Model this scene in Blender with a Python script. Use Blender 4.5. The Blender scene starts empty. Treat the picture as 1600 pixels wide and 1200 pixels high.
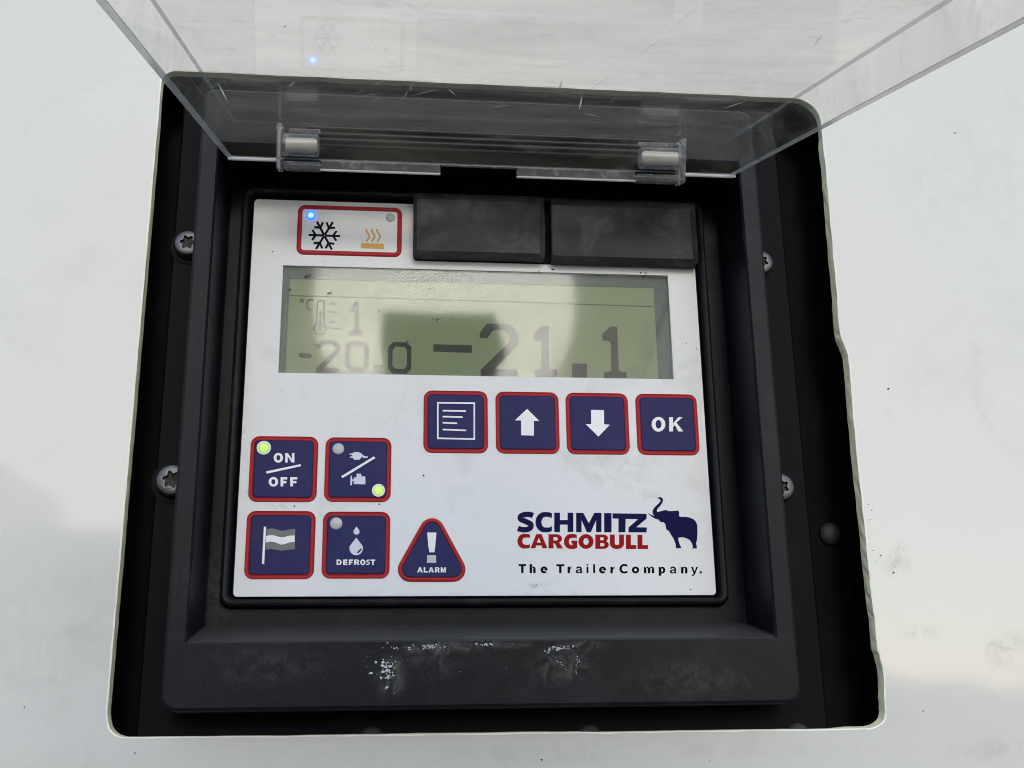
import bpy, bmesh, math, random
from mathutils import Vector, Matrix, noise as mnoise
random.seed(7)
scene = bpy.context.scene
COL = scene.collection
R = math.radians

# ------------------------------------------------------------------ camera
FPX = 1781.0                      # focal length in pixels of a 1600 px wide frame
CAM = Vector((-0.0378854, -0.4748478, -0.1385380))
PIT, ROL, YAW = 0.2890080, 0.0154740, -0.1101837
RM = Matrix.Rotation(YAW, 3, 'Z') @ Matrix.Rotation(PIT, 3, 'X') @ Matrix.Rotation(ROL, 3, 'Y')
cam_d = bpy.data.cameras.new('camera'); cam = bpy.data.objects.new('camera', cam_d); COL.objects.link(cam)
cam_d.sensor_width = 36.0; cam_d.lens = FPX / 1600 * 36.0
cam_d.clip_start = 0.01; cam_d.clip_end = 2000
right, fwd, up = RM.col[0], RM.col[1], RM.col[2]
m4 = Matrix.Identity(4)
for i in range(3):
    m4[i][0] = right[i]; m4[i][1] = up[i]; m4[i][2] = -fwd[i]; m4[i][3] = CAM[i]
cam.matrix_world = m4
scene.camera = cam

# ------------------------------------------------------------------ sky, sun, exposure
SUN_EL, SUN_AZ = R(20.5), R(2.8)      # azimuth seen from the wall, measured from straight out towards +x
w = bpy.data.worlds.new('World'); scene.world = w; w.use_nodes = True
nt = w.node_tree
bg = nt.nodes['Background']; sky = nt.nodes.new('ShaderNodeTexSky')
sky.sky_type = 'NISHITA'; sky.sun_disc = False
sky.sun_elevation = SUN_EL
sd = Vector((math.sin(SUN_AZ) * math.cos(SUN_EL), -math.cos(SUN_AZ) * math.cos(SUN_EL), math.sin(SUN_EL)))
sky.sun_rotation = math.atan2(sd.x, sd.y)
sky.air_density = 1.0; sky.dust_density = 1.0; sky.ozone_density = 2.0
nt.links.new(sky.outputs[0], bg.inputs[0]); bg.inputs[1].default_value = 0.15
sl = bpy.data.lights.new('sun', 'SUN'); so = bpy.data.objects.new('sun', sl); COL.objects.link(so)
sl.energy = 0.5; sl.angle = R(13); sl.color = (1.0, 0.965, 0.90)
so.rotation_euler = (-sd).to_track_quat('-Z', 'Y').to_euler()
so.location = sd * 8
vs = scene.view_settings
vs.view_transform = 'Standard'; vs.look = 'None'; vs.gamma = 1; vs.exposure = 0.82
scene.cycles.use_denoising = True
scene.cycles.max_bounces = 16; scene.cycles.transparent_max_bounces = 24; scene.cycles.transmission_bounces = 12
scene.cycles.pixel_filter_type = 'BLACKMAN_HARRIS'; scene.cycles.filter_width = 1.05

# ------------------------------------------------------------------ helpers
def at(u, v, y=0.0):
    """point on the vertical plane at depth y that the photograph shows at pixel (u, v)"""
    d = right * ((u - 800) / FPX) + fwd + up * (-(v - 600) / FPX)
    t = (y - CAM.y) / d.y
    return CAM + d * t
def xz(u, v, y=0.0):
    p = at(u, v, y); return (p.x, p.z)

WORLD = {}
def tag(o, label=None, cat=None, group=None, kind=None):
    if label: o['label'] = label
    if cat: o['category'] = cat
    if group: o['group'] = group
    if kind: o['kind'] = kind
    return o
def thing(name, loc, label, cat, group=None):
    o = bpy.data.objects.new(name, None); COL.objects.link(o)
    o.empty_display_size = 0.02
    o.location = loc; WORLD[o.name] = Vector(loc)
    return tag(o, label, cat, group)
def link(name, me, mat, parent=None, smooth=False, label=None, bevel=0.0, auto=None):
    """me holds world coordinates: the origin moves to its middle, then it is parented"""
    vs_ = [v.co for v in me.vertices]
    lo = Vector([min(v[i] for v in vs_) for i in range(3)]); hi = Vector([max(v[i] for v in vs_) for i in range(3)])
    c = (lo + hi) / 2
    me.transform(Matrix.Translation(-c))
    o = bpy.data.objects.new(name, me); COL.objects.link(o)
    WORLD[o.name] = c
    if parent is not None:
        o.parent = parent; o.location = c - WORLD[parent.name]
    else:
        o.location = c
    if mat is not None:
        for m_ in (mat if isinstance(mat, (list, tuple)) else [mat]): me.materials.append(m_)
    if smooth:
        for p in me.polygons: p.use_smooth = True
        if auto: me.set_sharp_from_angle(angle=R(auto))
    if bevel > 0:
        b = o.modifiers.new('bevel', 'BEVEL'); b.width = bevel; b.segments = 2; b.limit_method = 'ANGLE'; b.angle_limit = R(40)
    if label: o['label'] = label
    return o
def me_from(verts, faces, name='m'):
    me = bpy.data.meshes.new(name); me.from_pydata([tuple(v) for v in verts], [], faces)
    bm = bmesh.new(); bm.from_mesh(me); bmesh.ops.recalc_face_normals(bm, faces=bm.faces[:]); bm.to_mesh(me); bm.free()
    return me
def rr(x0, x1, z0, z1, r=0.003, n=6, y=None):
    """rounded rectangle, counter-clockwise seen from the front"""
    out = []
    for cx, cz, a0 in ((x1 - r, z1 - r, 0), (x0 + r, z1 - r, 90), (x0 + r, z0 + r, 180), (x1 - r, z0 + r, 270)):
        for k in range(n + 1):
            a = R(a0 + 90 * k / n); out.append((cx + r * math.cos(a), cz + r * math.sin(a)))
    return out if y is None else [(p[0], y, p[1]) for p in out]
def loft(loops, cap0=False, cap1=False, close=False):
    n = len(loops[0]); V = [v for l in loops for v in l]; F = []
    m_ = len(loops)
    for i in range(m_ if close else m_ - 1):
        a, b = i * n, ((i + 1) % m_) * n
        for k in range(n):
            q = (k + 1) % n; F.append((a + k, a + q, b + q, b + k))
    if cap0: F.append(tuple(range(n)))
    if cap1: F.append(tuple(range((m_ - 1) * n, m_ * n)))
    return me_from(V, F)
def flat(loops, y, depth, tilt=None):
    """filled shape with holes (even-odd) from (x, z) loops; front face at depth y, solid backwards by depth"""
    K_ = 1000.0          # filled in millimetres: the curve filler merges points that lie too close
    cu = bpy.data.curves.new('tmp', 'CURVE'); cu.dimensions = '2D'; cu.fill_mode = 'BOTH'; cu.extrude = depth * K_ / 2
    for lp in loops:
        s = cu.splines.new('POLY'); s.points.add(len(lp) - 1); s.use_cyclic_u = True
        for p, q in zip(s.points, lp): p.co = (q[0] * K_, q[1] * K_, 0, 1)
    return curve_mesh(cu, y + depth / 2, Matrix.Scale(1 / K_, 4))
def curve_mesh(cu, ymid, mat2=None):
    o = bpy.data.objects.new('tmp', cu)
    me = bpy.data.meshes.new_from_object(o)
    bpy.data.objects.remove(o)
    if mat2 is not None: me.transform(mat2)
    me.transform(Matrix(((1, 0, 0, 0), (0, 0, -1, ymid), (0, 1, 0, 0), (0, 0, 0, 1))))
    me.materials.clear()
    return me
def join(*mes):
    bm = bmesh.new()
    for m_ in mes: bm.from_mesh(m_)
    me = bpy.data.meshes.new('j'); bm.to_mesh(me); bm.free()
    return me
def stroke(pts, wd, closed=False):
    """outline of a thick line with butt ends; wd is a width or one per point"""
    n = len(pts); L, Q = [], []
    for i, p in enumerate(pts):
        if closed: a, b = pts[i - 1], pts[(i + 1) % n]
        else: a, b = pts[max(i - 1, 0)], pts[min(i + 1, n - 1)]
        dx, dz = b[0] - a[0], b[1] - a[1]; l = math.hypot(dx, dz) or 1
        nx, nz = -dz / l, dx / l
        wi = (wd[i] if isinstance(wd, (list, tuple)) else wd) / 2
        L.append((p[0] + nx * wi, p[1] + nz * wi)); Q.append((p[0] - nx * wi, p[1] - nz * wi))
    return [L, Q] if closed else [L + Q[::-1]]
def arc(cx, cz, rx, rz, a0, a1, n=14):
    return [(cx + rx * math.cos(R(a0 + (a1 - a0) * k / n)), cz + rz * math.sin(R(a0 + (a1 - a0) * k / n))) for k in range(n + 1)]
def smooth_loop(pts, n=4, closed=True):
    """Catmull-Rom through the points"""
    out = []; m_ = len(pts)
    for i in range(m_ if closed else m_ - 1):
        p0 = pts[(i - 1) % m_] if closed or i > 0 else pts[0]; p1 = pts[i]
        p2 = pts[(i + 1) % m_]; p3 = pts[(i + 2) % m_] if closed or i + 2 < m_ else pts[-1]
        for k in range(n):
            t = k / n
            out.append(tuple(0.5 * ((2 * p1[j]) + (-p0[j] + p2[j]) * t + (2 * p0[j] - 5 * p1[j] + 4 * p2[j] - p3[j]) * t * t + (-p0[j] + 3 * p1[j] - 3 * p2[j] + p3[j]) * t ** 3) for j in (0, 1)))
    if not closed: out.append(pts[-1])
    return out
def lathe(profile, center, n=24, axis=(0, -1, 0)):
    """profile of (radius, height along axis); closed at the top when its last radius is 0"""
    ax = Vector(axis).normalized(); t = Vector((1, 0, 0)) if abs(ax.x) < .9 else Vector((0, 0, 1))
    e1 = ax.cross(t).normalized(); e2 = ax.cross(e1)
    V, F = [], []; c = Vector(center)
    for r_, h in profile:
        for k in range(n):
            a = 2 * math.pi * k / n; V.append(c + ax * h + (e1 * math.cos(a) + e2 * math.sin(a)) * max(r_, 1e-6))
    for i in range(len(profile) - 1):
        for k in range(n):
            q = (k + 1) % n; F.append((i * n + k, i * n + q, (i + 1) * n + q, (i + 1) * n + k))
    F.append(tuple(range(n))); F.append(tuple(range((len(profile) - 1) * n, len(profile) * n)))
    return me_from(V, F)
def box(x0, x1, y0, y1, z0, z1):
    V = [(x, y, z) for x in (x0, x1) for y in (y0, y1) for z in (z0, z1)]
    return me_from(V, [(0, 1, 3, 2), (4, 6, 7, 5), (0, 4, 5, 1), (2, 3, 7, 6), (0, 2, 6, 4), (1, 5, 7, 3)])

# ------------------------------------------------------------------ materials
def nodes(name):
    m_ = bpy.data.materials.new(name); m_.use_nodes = True
    return m_, m_.node_tree.nodes, m_.node_tree.links, m_.node_tree.nodes['Principled BSDF']
def plastic(name, col, rough=0.5, spec=0.5, var=0.0, vscale=40, dirt=None, dirt_amt=0.0, dirt_scale=25, bump=0.0, bscale=900, coat=0.0, stretch=(1, 1, 1), rvar=0.0, metal=0.0, lo=.5, hi=.75):
    m_, N, L, P = nodes(name)
    P.inputs['Base Color'].default_value = (*col, 1); P.inputs['Roughness'].default_value = rough
    P.inputs['Specular IOR Level'].default_value = spec; P.inputs['Coat Weight'].default_value = coat
    P.inputs['Metallic'].default_value = metal
    tc = N.new('ShaderNodeTexCoord'); mp = N.new('ShaderNodeMapping'); mp.inputs['Scale'].default_value = stretch
    geo = N.new('ShaderNodeNewGeometry')
    L.new(geo.outputs['Position'], mp.inputs[0])
    src = None
    if var or dirt:
        nz = N.new('ShaderNodeTexNoise'); nz.inputs['Scale'].default_value = vscale; nz.inputs['Detail'].default_value = 6
        L.new(mp.outputs[0], nz.inputs[0])
        mx = N.new('ShaderNodeMix'); mx.data_type = 'RGBA'
        mx.inputs[6].default_value = (*[c * (1 - var) for c in col], 1); mx.inputs[7].default_value = (*[min(1, c * (1 + var)) for c in col], 1)
        L.new(nz.outputs[0], mx.inputs[0]); src = mx.outputs[2]
    if dirt:
        n2 = N.new('ShaderNodeTexNoise'); n2.inputs['Scale'].default_value = dirt_scale; n2.inputs['Detail'].default_value = 9; n2.inputs['Roughness'].default_value = .65; n2.inputs['Distortion'].default_value = .8
        L.new(mp.outputs[0], n2.inputs[0])
        mr = N.new('ShaderNodeMapRange'); mr.inputs[1].default_value = lo; mr.inputs[2].default_value = hi; mr.inputs[4].default_value = dirt_amt
        L.new(n2.outputs[0], mr.inputs[0])
        m2 = N.new('ShaderNodeMix'); m2.data_type = 'RGBA'; m2.inputs[7].default_value = (*dirt, 1)
        L.new(mr.outputs[0], m2.inputs[0]); L.new(src, m2.inputs[6]); src = m2.outputs[2]
        if rvar:
            m3 = N.new('ShaderNodeMath'); m3.operation = 'MULTIPLY_ADD'; m3.inputs[1].default_value = rvar; m3.inputs[2].default_value = rough
            L.new(mr.outputs[0], m3.inputs[0]); L.new(m3.outputs[0], P.inputs['Roughness'])
    if src: L.new(src, P.inputs['Base Color'])
    if bump:
        n3 = N.new('ShaderNodeTexNoise'); n3.inputs['Scale'].default_value = bscale; n3.inputs['Detail'].default_value = 3
        L.new(mp.outputs[0], n3.inputs[0]); bp = N.new('ShaderNodeBump'); bp.inputs['Strength'].default_value = bump; bp.inputs['Distance'].default_value = .0005
        L.new(n3.outputs[0], bp.inputs['Height']); L.new(bp.outputs[0], P.inputs['Normal'])
    return m_
M = {}
M['wall'] = plastic('white_gelcoat', (.625, .615, .57), .06, .6, var=.025, vscale=9, dirt=(.33, .32, .29), dirt_amt=.26, dirt_scale=14, bump=.015, bscale=260, lo=.55, hi=.8)
M['cut'] = plastic('raw_cut_laminate', (.90, .85, .56), .8, .2, var=.2, vscale=350, bump=.15, bscale=900)
M['chip'] = plastic('gelcoat_edge', (.88, .88, .80), .5, .3, var=.05, vscale=300)  # gelcoat set brighter to draw the highlight along the chipped edge
M['pan'] = plastic('black_housing', (.0012, .0012, .0014), .75, .12, var=.2, vscale=40, dirt=(.03, .03, .03), dirt_amt=.15, bump=.1)
M['flange'] = plastic('black_flange', (.0018, .0020, .0026), .6, .09, var=.25, vscale=40, dirt=(.04, .04, .04), dirt_amt=.2, dirt_scale=60, bump=.12, lo=.58)
M['bezel'] = plastic('charcoal_plastic', (.0030, .0037, .0066), .46, .17, var=.15, vscale=30, dirt=(.08, .08, .08), dirt_amt=.2, dirt_scale=34, bump=.18, bscale=1400, rvar=.2, lo=.52, hi=.8)
M['lip'] = plastic('black_lip', (.007, .0074, .0085), .45, .35, var=.2, vscale=60, dirt=(.07, .07, .07), dirt_amt=.25, dirt_scale=90, bump=.12)
M['gap'] = plastic('black_gasket', (.003, .003, .003), .8, .2)
M['cover'] = plastic('grey_rubber_cover', (.018, .0185, .020), .58, .35, var=.2, vscale=55, dirt=(.085, .085, .088), dirt_amt=.6, dirt_scale=38, bump=.1, lo=.47, hi=.66)
M['plate'] = plastic('white_foil', (.79, .80, .81), .45, .3, var=.02, vscale=22, dirt=(.42, .42, .40), dirt_amt=.34, dirt_scale=32, bump=.05, bscale=70, lo=.54, hi=.8)
M['red'] = plastic('red_print', (.40, .022, .025), .55, .2, var=.06, vscale=120)
M['blue'] = plastic('navy_print', (.017, .018, .10), .55, .2, var=.10, vscale=60, dirt=(.10, .10, .17), dirt_amt=.15, dirt_scale=50)
M['navy'] = plastic('navy_ink', (.006, .006, .062), .6, .08, var=.08, vscale=90)
M['logored'] = plastic('red_ink', (.33, .006, .008), .6, .08, var=.06, vscale=90)
M['white'] = plastic('white_print', (.82, .84, .87), .35, .45, var=.03, vscale=120)
M['pale'] = plastic('pale_blue_print', (.62, .67, .76), .35, .45, var=.03, vscale=120)
M['grey'] = plastic('grey_print', (.085, .105, .12), .35, .45, var=.06, vscale=120)
M['black'] = plastic('black_ink', (.0015, .0015, .0025), .6, .06)
M['ice'] = plastic('dark_navy_ink', (.003, .003, .016), .6, .06)
M['orange'] = plastic('orange_ink', (.62, .30, .02), .4, .4, var=.08, vscale=150)
M['unlit'] = plastic('unlit_lamp', (.50, .51, .52), .3, .5, var=.08, vscale=300)
M['unlit2'] = plastic('unlit_lamp_pale', (.46, .46, .44), .3, .5, var=.08, vscale=300)
M['steel'] = plastic('zinc_screw', (.10, .10, .105), .42, .5, var=.45, vscale=700, metal=.7, bump=.15, bscale=1500)
M['hole'] = plastic('screw_recess', (.01, .01, .01), .5, .4, metal=.3)
M['rivet'] = plastic('grey_rivet', (.03, .03, .032), .6, .4, var=.3, vscale=600)
M['flake'] = plastic('white_flake', (.62, .63, .64), .6, .3, var=.15, vscale=900)
M['speck'] = plastic('dark_speck', (.02, .02, .018), .7, .2)
M['smear'] = plastic('grey_smear', (.32, .32, .30), .7, .2, var=.2, vscale=500)
M['lcdglass_border'] = plastic('lcd_border', (.10, .13, .12), .6, .0, var=.06, vscale=60)
M['seg'] = plastic('lcd_segment', (.062, .062, .054), .6, .0, var=.05, vscale=200)
M['seg2'] = plastic('lcd_segment_faint', (.085, .09, .072), .6, .0, var=.05, vscale=200)
M['lcd'] = plastic('lcd_field', (.245, .28, .17), .6, .0, var=.05, vscale=25)

def lamp(name, core, rim, strength, radius, p0=.15, p1=.95):
    """a lit indicator: its emission falls off from the diode at the middle"""
    m_, N, L, P = nodes(name)
    tc = N.new('ShaderNodeTexCoord'); ln = N.new('ShaderNodeVectorMath'); ln.operation = 'LENGTH'
    L.new(tc.outputs['Object'], ln.inputs[0])
    rp = N.new('ShaderNodeValToRGB'); mr = N.new('ShaderNodeMath'); mr.operation = 'DIVIDE'; mr.inputs[1].default_value = radius
    L.new(ln.outputs['Value'], mr.inputs[0]); L.new(mr.outputs[0], rp.inputs[0])
    rp.color_ramp.elements[0].color = (*core, 1); rp.color_ramp.elements[0].position = p0
    rp.color_ramp.elements[1].color = (*rim, 1); rp.color_ramp.elements[1].position = p1
    L.new(rp.outputs[0], P.inputs['Emission Color']); P.inputs['Emission Strength'].default_value = strength
    P.inputs['Base Color'].default_value = (.2, .2, .2, 1); P.inputs['Roughness'].default_value = .3
    return m_
M['blue_led'] = lamp('lit_blue_lamp', (.12, .80, 1.0), (.0, .035, 1.0), 4.5, .0022, .12, .62)
M['green_led'] = lamp('lit_green_lamp', (.55, 1.0, .01), (.22, .42, .12), .62, .0027)

def clear(name, tint=(.95, .96, .95), rough=.03, haze=0.0, haze_scale=30, haze_col=(.6, .6, .58), base=0.0, ior=1.49, lo=.5, hi=.85, stretch=(1, 1, 1), fk=1.0):
    """thin clear plastic: lets light straight through, mirrors a Fresnel share, and carries scuffs as a thin scattering film"""
    m_, N, L, P = nodes(name); N.remove(P)
    out = N['Material Output']
    tr = N.new('ShaderNodeBsdfTransparent'); tr.inputs[0].default_value = (*tint, 1)
    gl = N.new('ShaderNodeBsdfGlossy'); gl.inputs['Roughness'].default_value = rough; gl.inputs[0].default_value = (1, 1, 1, 1)
    lw = N.new('ShaderNodeLayerWeight'); lw.inputs[0].default_value = .5
    fr = N.new('ShaderNodeMath'); fr.operation = 'POWER'; fr.inputs[1].default_value = 5.0; L.new(lw.outputs['Facing'], fr.inputs[0])
    geo = N.new('ShaderNodeNewGeometry')
    mi = N.new('ShaderNodeMixShader'); L.new(tr.outputs[0], mi.inputs[1]); L.new(gl.outputs[0], mi.inputs[2])
    mi2 = N.new('ShaderNodeMath'); mi2.operation = 'MULTIPLY_ADD'; f0 = ((ior - 1) / (ior + 1)) ** 2; mi2.inputs[1].default_value = (1 - f0) * fk; mi2.inputs[2].default_value = f0
    L.new(fr.outputs[0], mi2.inputs[0]); L.new(mi2.outputs[0], mi.inputs[0])
    df = N.new('ShaderNodeBsdfDiffuse'); df.inputs[0].default_value = (*haze_col, 1)
    tl = N.new('ShaderNodeBsdfTranslucent'); tl.inputs[0].default_value = (*haze_col, 1)
    ad = N.new('ShaderNodeMixShader'); ad.inputs[0].default_value = .4; L.new(df.outputs[0], ad.inputs[1]); L.new(tl.outputs[0], ad.inputs[2])
    mp = N.new('ShaderNodeMapping'); mp.inputs['Scale'].default_value = stretch; L.new(geo.outputs['Position'], mp.inputs[0])
    nz = N.new('ShaderNodeTexNoise'); nz.inputs['Scale'].default_value = haze_scale; nz.inputs['Detail'].default_value = 8; nz.inputs['Roughness'].default_value = .6; nz.inputs['Distortion'].default_value = 1.2
    L.new(mp.outputs[0], nz.inputs[0])
    mr = N.new('ShaderNodeMapRange'); mr.inputs[1].default_value = lo; mr.inputs[2].default_value = hi; mr.inputs[3].default_value = base; mr.inputs[4].default_value = haze
    L.new(nz.outputs[0], mr.inputs[0])
    m3 = N.new('ShaderNodeMixShader'); L.new(mr.outputs[0], m3.inputs[0]); L.new(mi.outputs[0], m3.inputs[1]); L.new(ad.outputs[0], m3.inputs[2])
    L.new(m3.outputs[0], out.inputs[0])
    return m_
M['lid'] = clear('clear_lid', (.965, .96, .945), .02, haze=.34, haze_scale=16, base=.03, ior=1.24, fk=.45, lo=.40, hi=.85, stretch=(.45, 1, 1), haze_col=(.52, .49, .42))
M['lidinner'] = clear('clear_lid_inside', (.985, .985, .975), .05, haze=.34, haze_scale=75, base=.0, ior=1.02, fk=.0, lo=.56, hi=.92, stretch=(.6, 1, 1.6))
M['lidrim'] = clear('lid_rim', (.55, .55, .54), .12, haze=.5, haze_scale=60, base=.30, haze_col=(.62, .62, .61))
M['lidedge'] = clear('lid_corner', (.70, .70, .69), .10, haze=.35, haze_scale=60, base=.12, haze_col=(.7, .7, .69))
M['glint_scratch'] = clear('edge_glint_scratch', (.8, .8, .8), .15, haze=.9, haze_scale=60, base=.75, haze_col=(.95, .95, .95))  # white for painted edge highlights, and for the scratches
M['milky'] = clear('sky_hazed_clear', (.80, .80, .79), .06, haze=.45, haze_scale=150, base=.11, haze_col=(.92, .90, .88), ior=1.49)  # white haze stands in for sky reflections on the clear hinge parts
M['scuff'] = clear('scuffed_film', (.9, .9, .9), .2, haze=.55, haze_scale=400, base=.10, haze_col=(.55, .56, .60))
M['lcdlens'] = clear('lcd_window', (.97, .98, .96), .05, haze=.10, haze_scale=45, base=.02, haze_col=(.6, .64, .58), ior=1.225)
def glass(name, col=(.93, .93, .92), rough=.04):
    m_, N, L, P = nodes(name)
    P.inputs['Base Color'].default_value = (*col, 1); P.inputs['Transmission Weight'].default_value = 1; P.inputs['Roughness'].default_value = rough; P.inputs['IOR'].default_value = 1.49
    return m_
M['solidclear'] = glass('clear_acrylic')
M['pin'] = plastic('milky_pin', (.60, .57, .50), .35, .5, var=.15, vscale=300)

def spots(mat, lst, col, scale=220, lo=.45, hi=.7, sky_tint=0.0, stretch=(1, 1, 1)):
    """stains at fixed places on the thing itself: (x, z, half width, half height, strength); settle paints sky light onto upward faces as a paler tone"""
    N, L = mat.node_tree.nodes, mat.node_tree.links; P = N['Principled BSDF']
    geo = N.new('ShaderNodeNewGeometry'); mp = N.new('ShaderNodeMapping'); mp.inputs['Scale'].default_value = stretch
    L.new(geo.outputs['Position'], mp.inputs[0])
    nz = N.new('ShaderNodeTexNoise'); nz.inputs['Scale'].default_value = scale; nz.inputs['Detail'].default_value = 8; nz.inputs['Roughness'].default_value = .65; nz.inputs['Distortion'].default_value = 1.0
    L.new(mp.outputs[0], nz.inputs[0])
    nm = N.new('ShaderNodeMapRange'); nm.inputs[1].default_value = lo; nm.inputs[2].default_value = hi; L.new(nz.outputs[0], nm.inputs[0])
    acc = None
    def maxi(a, b_):
        m_ = N.new('ShaderNodeMath'); m_.operation = 'MAXIMUM'; L.new(a, m_.inputs[0]); L.new(b_, m_.inputs[1]); return m_.outputs[0]
    for x, z, rx, rz, am in lst:
        sb = N.new('ShaderNodeVectorMath'); sb.operation = 'SUBTRACT'; sb.inputs[1].default_value = (x, 0, z); L.new(geo.outputs['Position'], sb.inputs[0])
        ml = N.new('ShaderNodeVectorMath'); ml.operation = 'MULTIPLY'; ml.inputs[1].default_value = (1 / rx, 0, 1 / rz); L.new(sb.outputs[0], ml.inputs[0])
        ln = N.new('ShaderNodeVectorMath'); ln.operation = 'LENGTH'; L.new(ml.outputs[0], ln.inputs[0])
        mr = N.new('ShaderNodeMapRange'); mr.interpolation_type = 'SMOOTHSTEP'; mr.inputs[1].default_value = 1; mr.inputs[2].default_value = .1; mr.inputs[3].default_value = 0; mr.inputs[4].default_value = am
        L.new(ln.outputs['Value'], mr.inputs[0]); acc = mr.outputs[0] if acc is None else maxi(acc, mr.outputs[0])
    if sky_tint:
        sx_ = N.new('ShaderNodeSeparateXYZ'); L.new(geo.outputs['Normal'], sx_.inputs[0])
        mr = N.new('ShaderNodeMapRange'); mr.inputs[1].default_value = .4; mr.inputs[2].default_value = .95; mr.inputs[4].default_value = sky_tint; L.new(sx_.outputs['Z'], mr.inputs[0])
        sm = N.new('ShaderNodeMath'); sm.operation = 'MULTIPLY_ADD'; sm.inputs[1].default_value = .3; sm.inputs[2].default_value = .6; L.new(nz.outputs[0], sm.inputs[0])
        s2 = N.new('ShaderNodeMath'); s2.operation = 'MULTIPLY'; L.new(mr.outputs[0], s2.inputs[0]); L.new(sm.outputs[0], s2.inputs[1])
    ml = N.new('ShaderNodeMath'); ml.operation = 'MULTIPLY'; L.new(acc, ml.inputs[0]); L.new(nm.outputs[0], ml.inputs[1])
    if sky_tint:
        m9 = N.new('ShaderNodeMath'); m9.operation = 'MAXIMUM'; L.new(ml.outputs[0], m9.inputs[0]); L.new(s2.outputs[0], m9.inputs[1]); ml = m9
    mx = N.new('ShaderNodeMix'); mx.data_type = 'RGBA'; mx.inputs[7].default_value = (*col, 1)
    L.new(ml.outputs[0], mx.inputs[0]); bc = P.inputs['Base Color']; L.new(bc.links[0].from_socket, mx.inputs[6]); L.new(mx.outputs[2], bc)
def sp_(u, v, ru, rv, am, y): p = at(u, v, y); return (p.x, p.z, ru * .25e-3, rv * .25e-3, am)
spots(M['bezel'], [sp_(*q, -.034) for q in ((690, 1012, 90, 16, .8), (610, 1055, 34, 40, .7), (680, 1035, 60, 30, .35), (880, 1040, 70, 40, .6), (905, 1010, 60, 12, .7), (790, 1006, 80, 10, .6), (320, 900, 40, 90, .35), (420, 1040, 130, 40, .25), (1080, 1060, 140, 45, .25), (950, 988, 200, 10, .9), (505, 990, 120, 8, .6))], (.16, .155, .145), 170, .42, .72, sky_tint=.5)  # dust smears, plus sill sheen and sky light painted into the colour
spots(M['wall'], [sp_(*q, -.018) for q in ((1575, 1020, 60, 45, .5), (1400, 875, 50, 40, .35), (1440, 990, 50, 22, .25), (1540, 1170, 90, 30, .25), (1390, 1120, 30, 20, .3), (900, 1178, 700, 22, .16), (1530, 600, 30, 130, .14), (60, 1000, 160, 200, .12), (1500, 300, 200, 160, .10), (700, 40, 400, 60, .14), (60, 215, 40, 25, .2))], (.16, .16, .155), 90, .45, .68)
spots(M['plate'], [sp_(*q, 0) for q in ((1015, 775, 30, 22, .45), (960, 730, 160, 60, .22), (1040, 560, 60, 130, .12), (470, 420, 60, 14, .4), (600, 660, 160, 60, .12), (840, 915, 30, 8, .5), (860, 425, 30, 8, .4), (380, 640, 16, 300, .22), (740, 930, 400, 10, .25), (440, 791, 60, 10, .35))], (.20, .20, .19), 160, .44, .7)

# ------------------------------------------------------------------ the setting: ground
ground = link('ground', me_from([(-400, -400, -1.40), (400, -400, -1.40), (400, 400, -1.40), (-400, 400, -1.40)], [(0, 1, 2, 3)]),
              plastic('concrete_yard', (.19, .188, .18), .9, .3, var=.2, vscale=3, bump=.3, bscale=80))
tag(ground, 'grey concrete yard in front of the trailer wall', None, None, 'structure')

# ------------------------------------------------------------------ trailer wall with its hand-cut opening
WY, WT = -0.018, 0.0042
wall = thing('trailer_wall', (0, WY, -1.40), 'glossy white trailer wall with a rough-cut opening around the black control housing', 'wall')
left_px = [(252 - 84 * t, 128 + 977 * t) for t in (0, .15, .3, .45, .6, .75, .9, 1)]
right_px = [(1283, 190), (1291, 270), (1300, 372), (1307, 450), (1313, 520), (1325, 556), (1331, 620), (1341, 725), (1352, 830), (1359, 905), (1366, 960), (1371, 1010), (1380, 1050), (1383, 1108)]
top_px = [(300, 103), (520, 119), (760, 134), (1000, 147), (1235, 160)]
bot_px = [(196, 1152), (480, 1149), (760, 1145), (1060, 1142), (1350, 1138)]
Lp = [xz(*p, WY) for p in left_px]; Rp = [xz(*p, WY) for p in right_px]
Bp = [xz(*p, WY) for p in bot_px]
ztop = 0.1403
def dense(pts, n, closed=False):
    return smooth_loop(pts, n, closed)
hole = []
hole += dense(Lp, 8, False)                                   # down the left side
c0 = Lp[-1]; c1 = Bp[0]
hole += [(c0[0] * (1 - t) ** 2 + 2 * t * (1 - t) * (c0[0] - .0002) + t * t * c1[0], c0[1] * (1 - t) ** 2 + 2 * t * (1 - t) * (c1[1] + .0004) + t * t * c1[1]) for t in [k / 8 for k in range(1, 8)]]
hole += dense(Bp, 8, False)
c0 = Bp[-1]; c1 = Rp[-1]
hole += [(c0[0] * (1 - t) ** 2 + 2 * t * (1 - t) * (c1[0] + .0002) + t * t * c1[0], c0[1] * (1 - t) ** 2 + 2 * t * (1 - t) * (c0[1] + .0002) + t * t * c1[1]) for t in [k / 8 for k in range(1, 8)]]
hole += dense(Rp[::-1], 6, False)
xr, xl = Rp[0][0], Lp[0][0]
rq, lq = ztop - Rp[0][1], ztop - Lp[0][1]
hole += [(xr - rq + rq * math.cos(R(a)), ztop - rq + rq * math.sin(R(a))) for a in range(15, 91, 15)]
hole += [(xr + (xl - xr) * k / 30, ztop + .00008 * math.sin(k * 1.7)) for k in range(3, 28)]
hole += [(xl + lq + lq * math.cos(R(a)), ztop - lq + lq * math.sin(R(a))) for a in range(90, 179, 15)]
hole = [(x + random.gauss(0, .00009 if x > 0 else .00005), z + random.gauss(0, .00006)) for x, z in hole]
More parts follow.
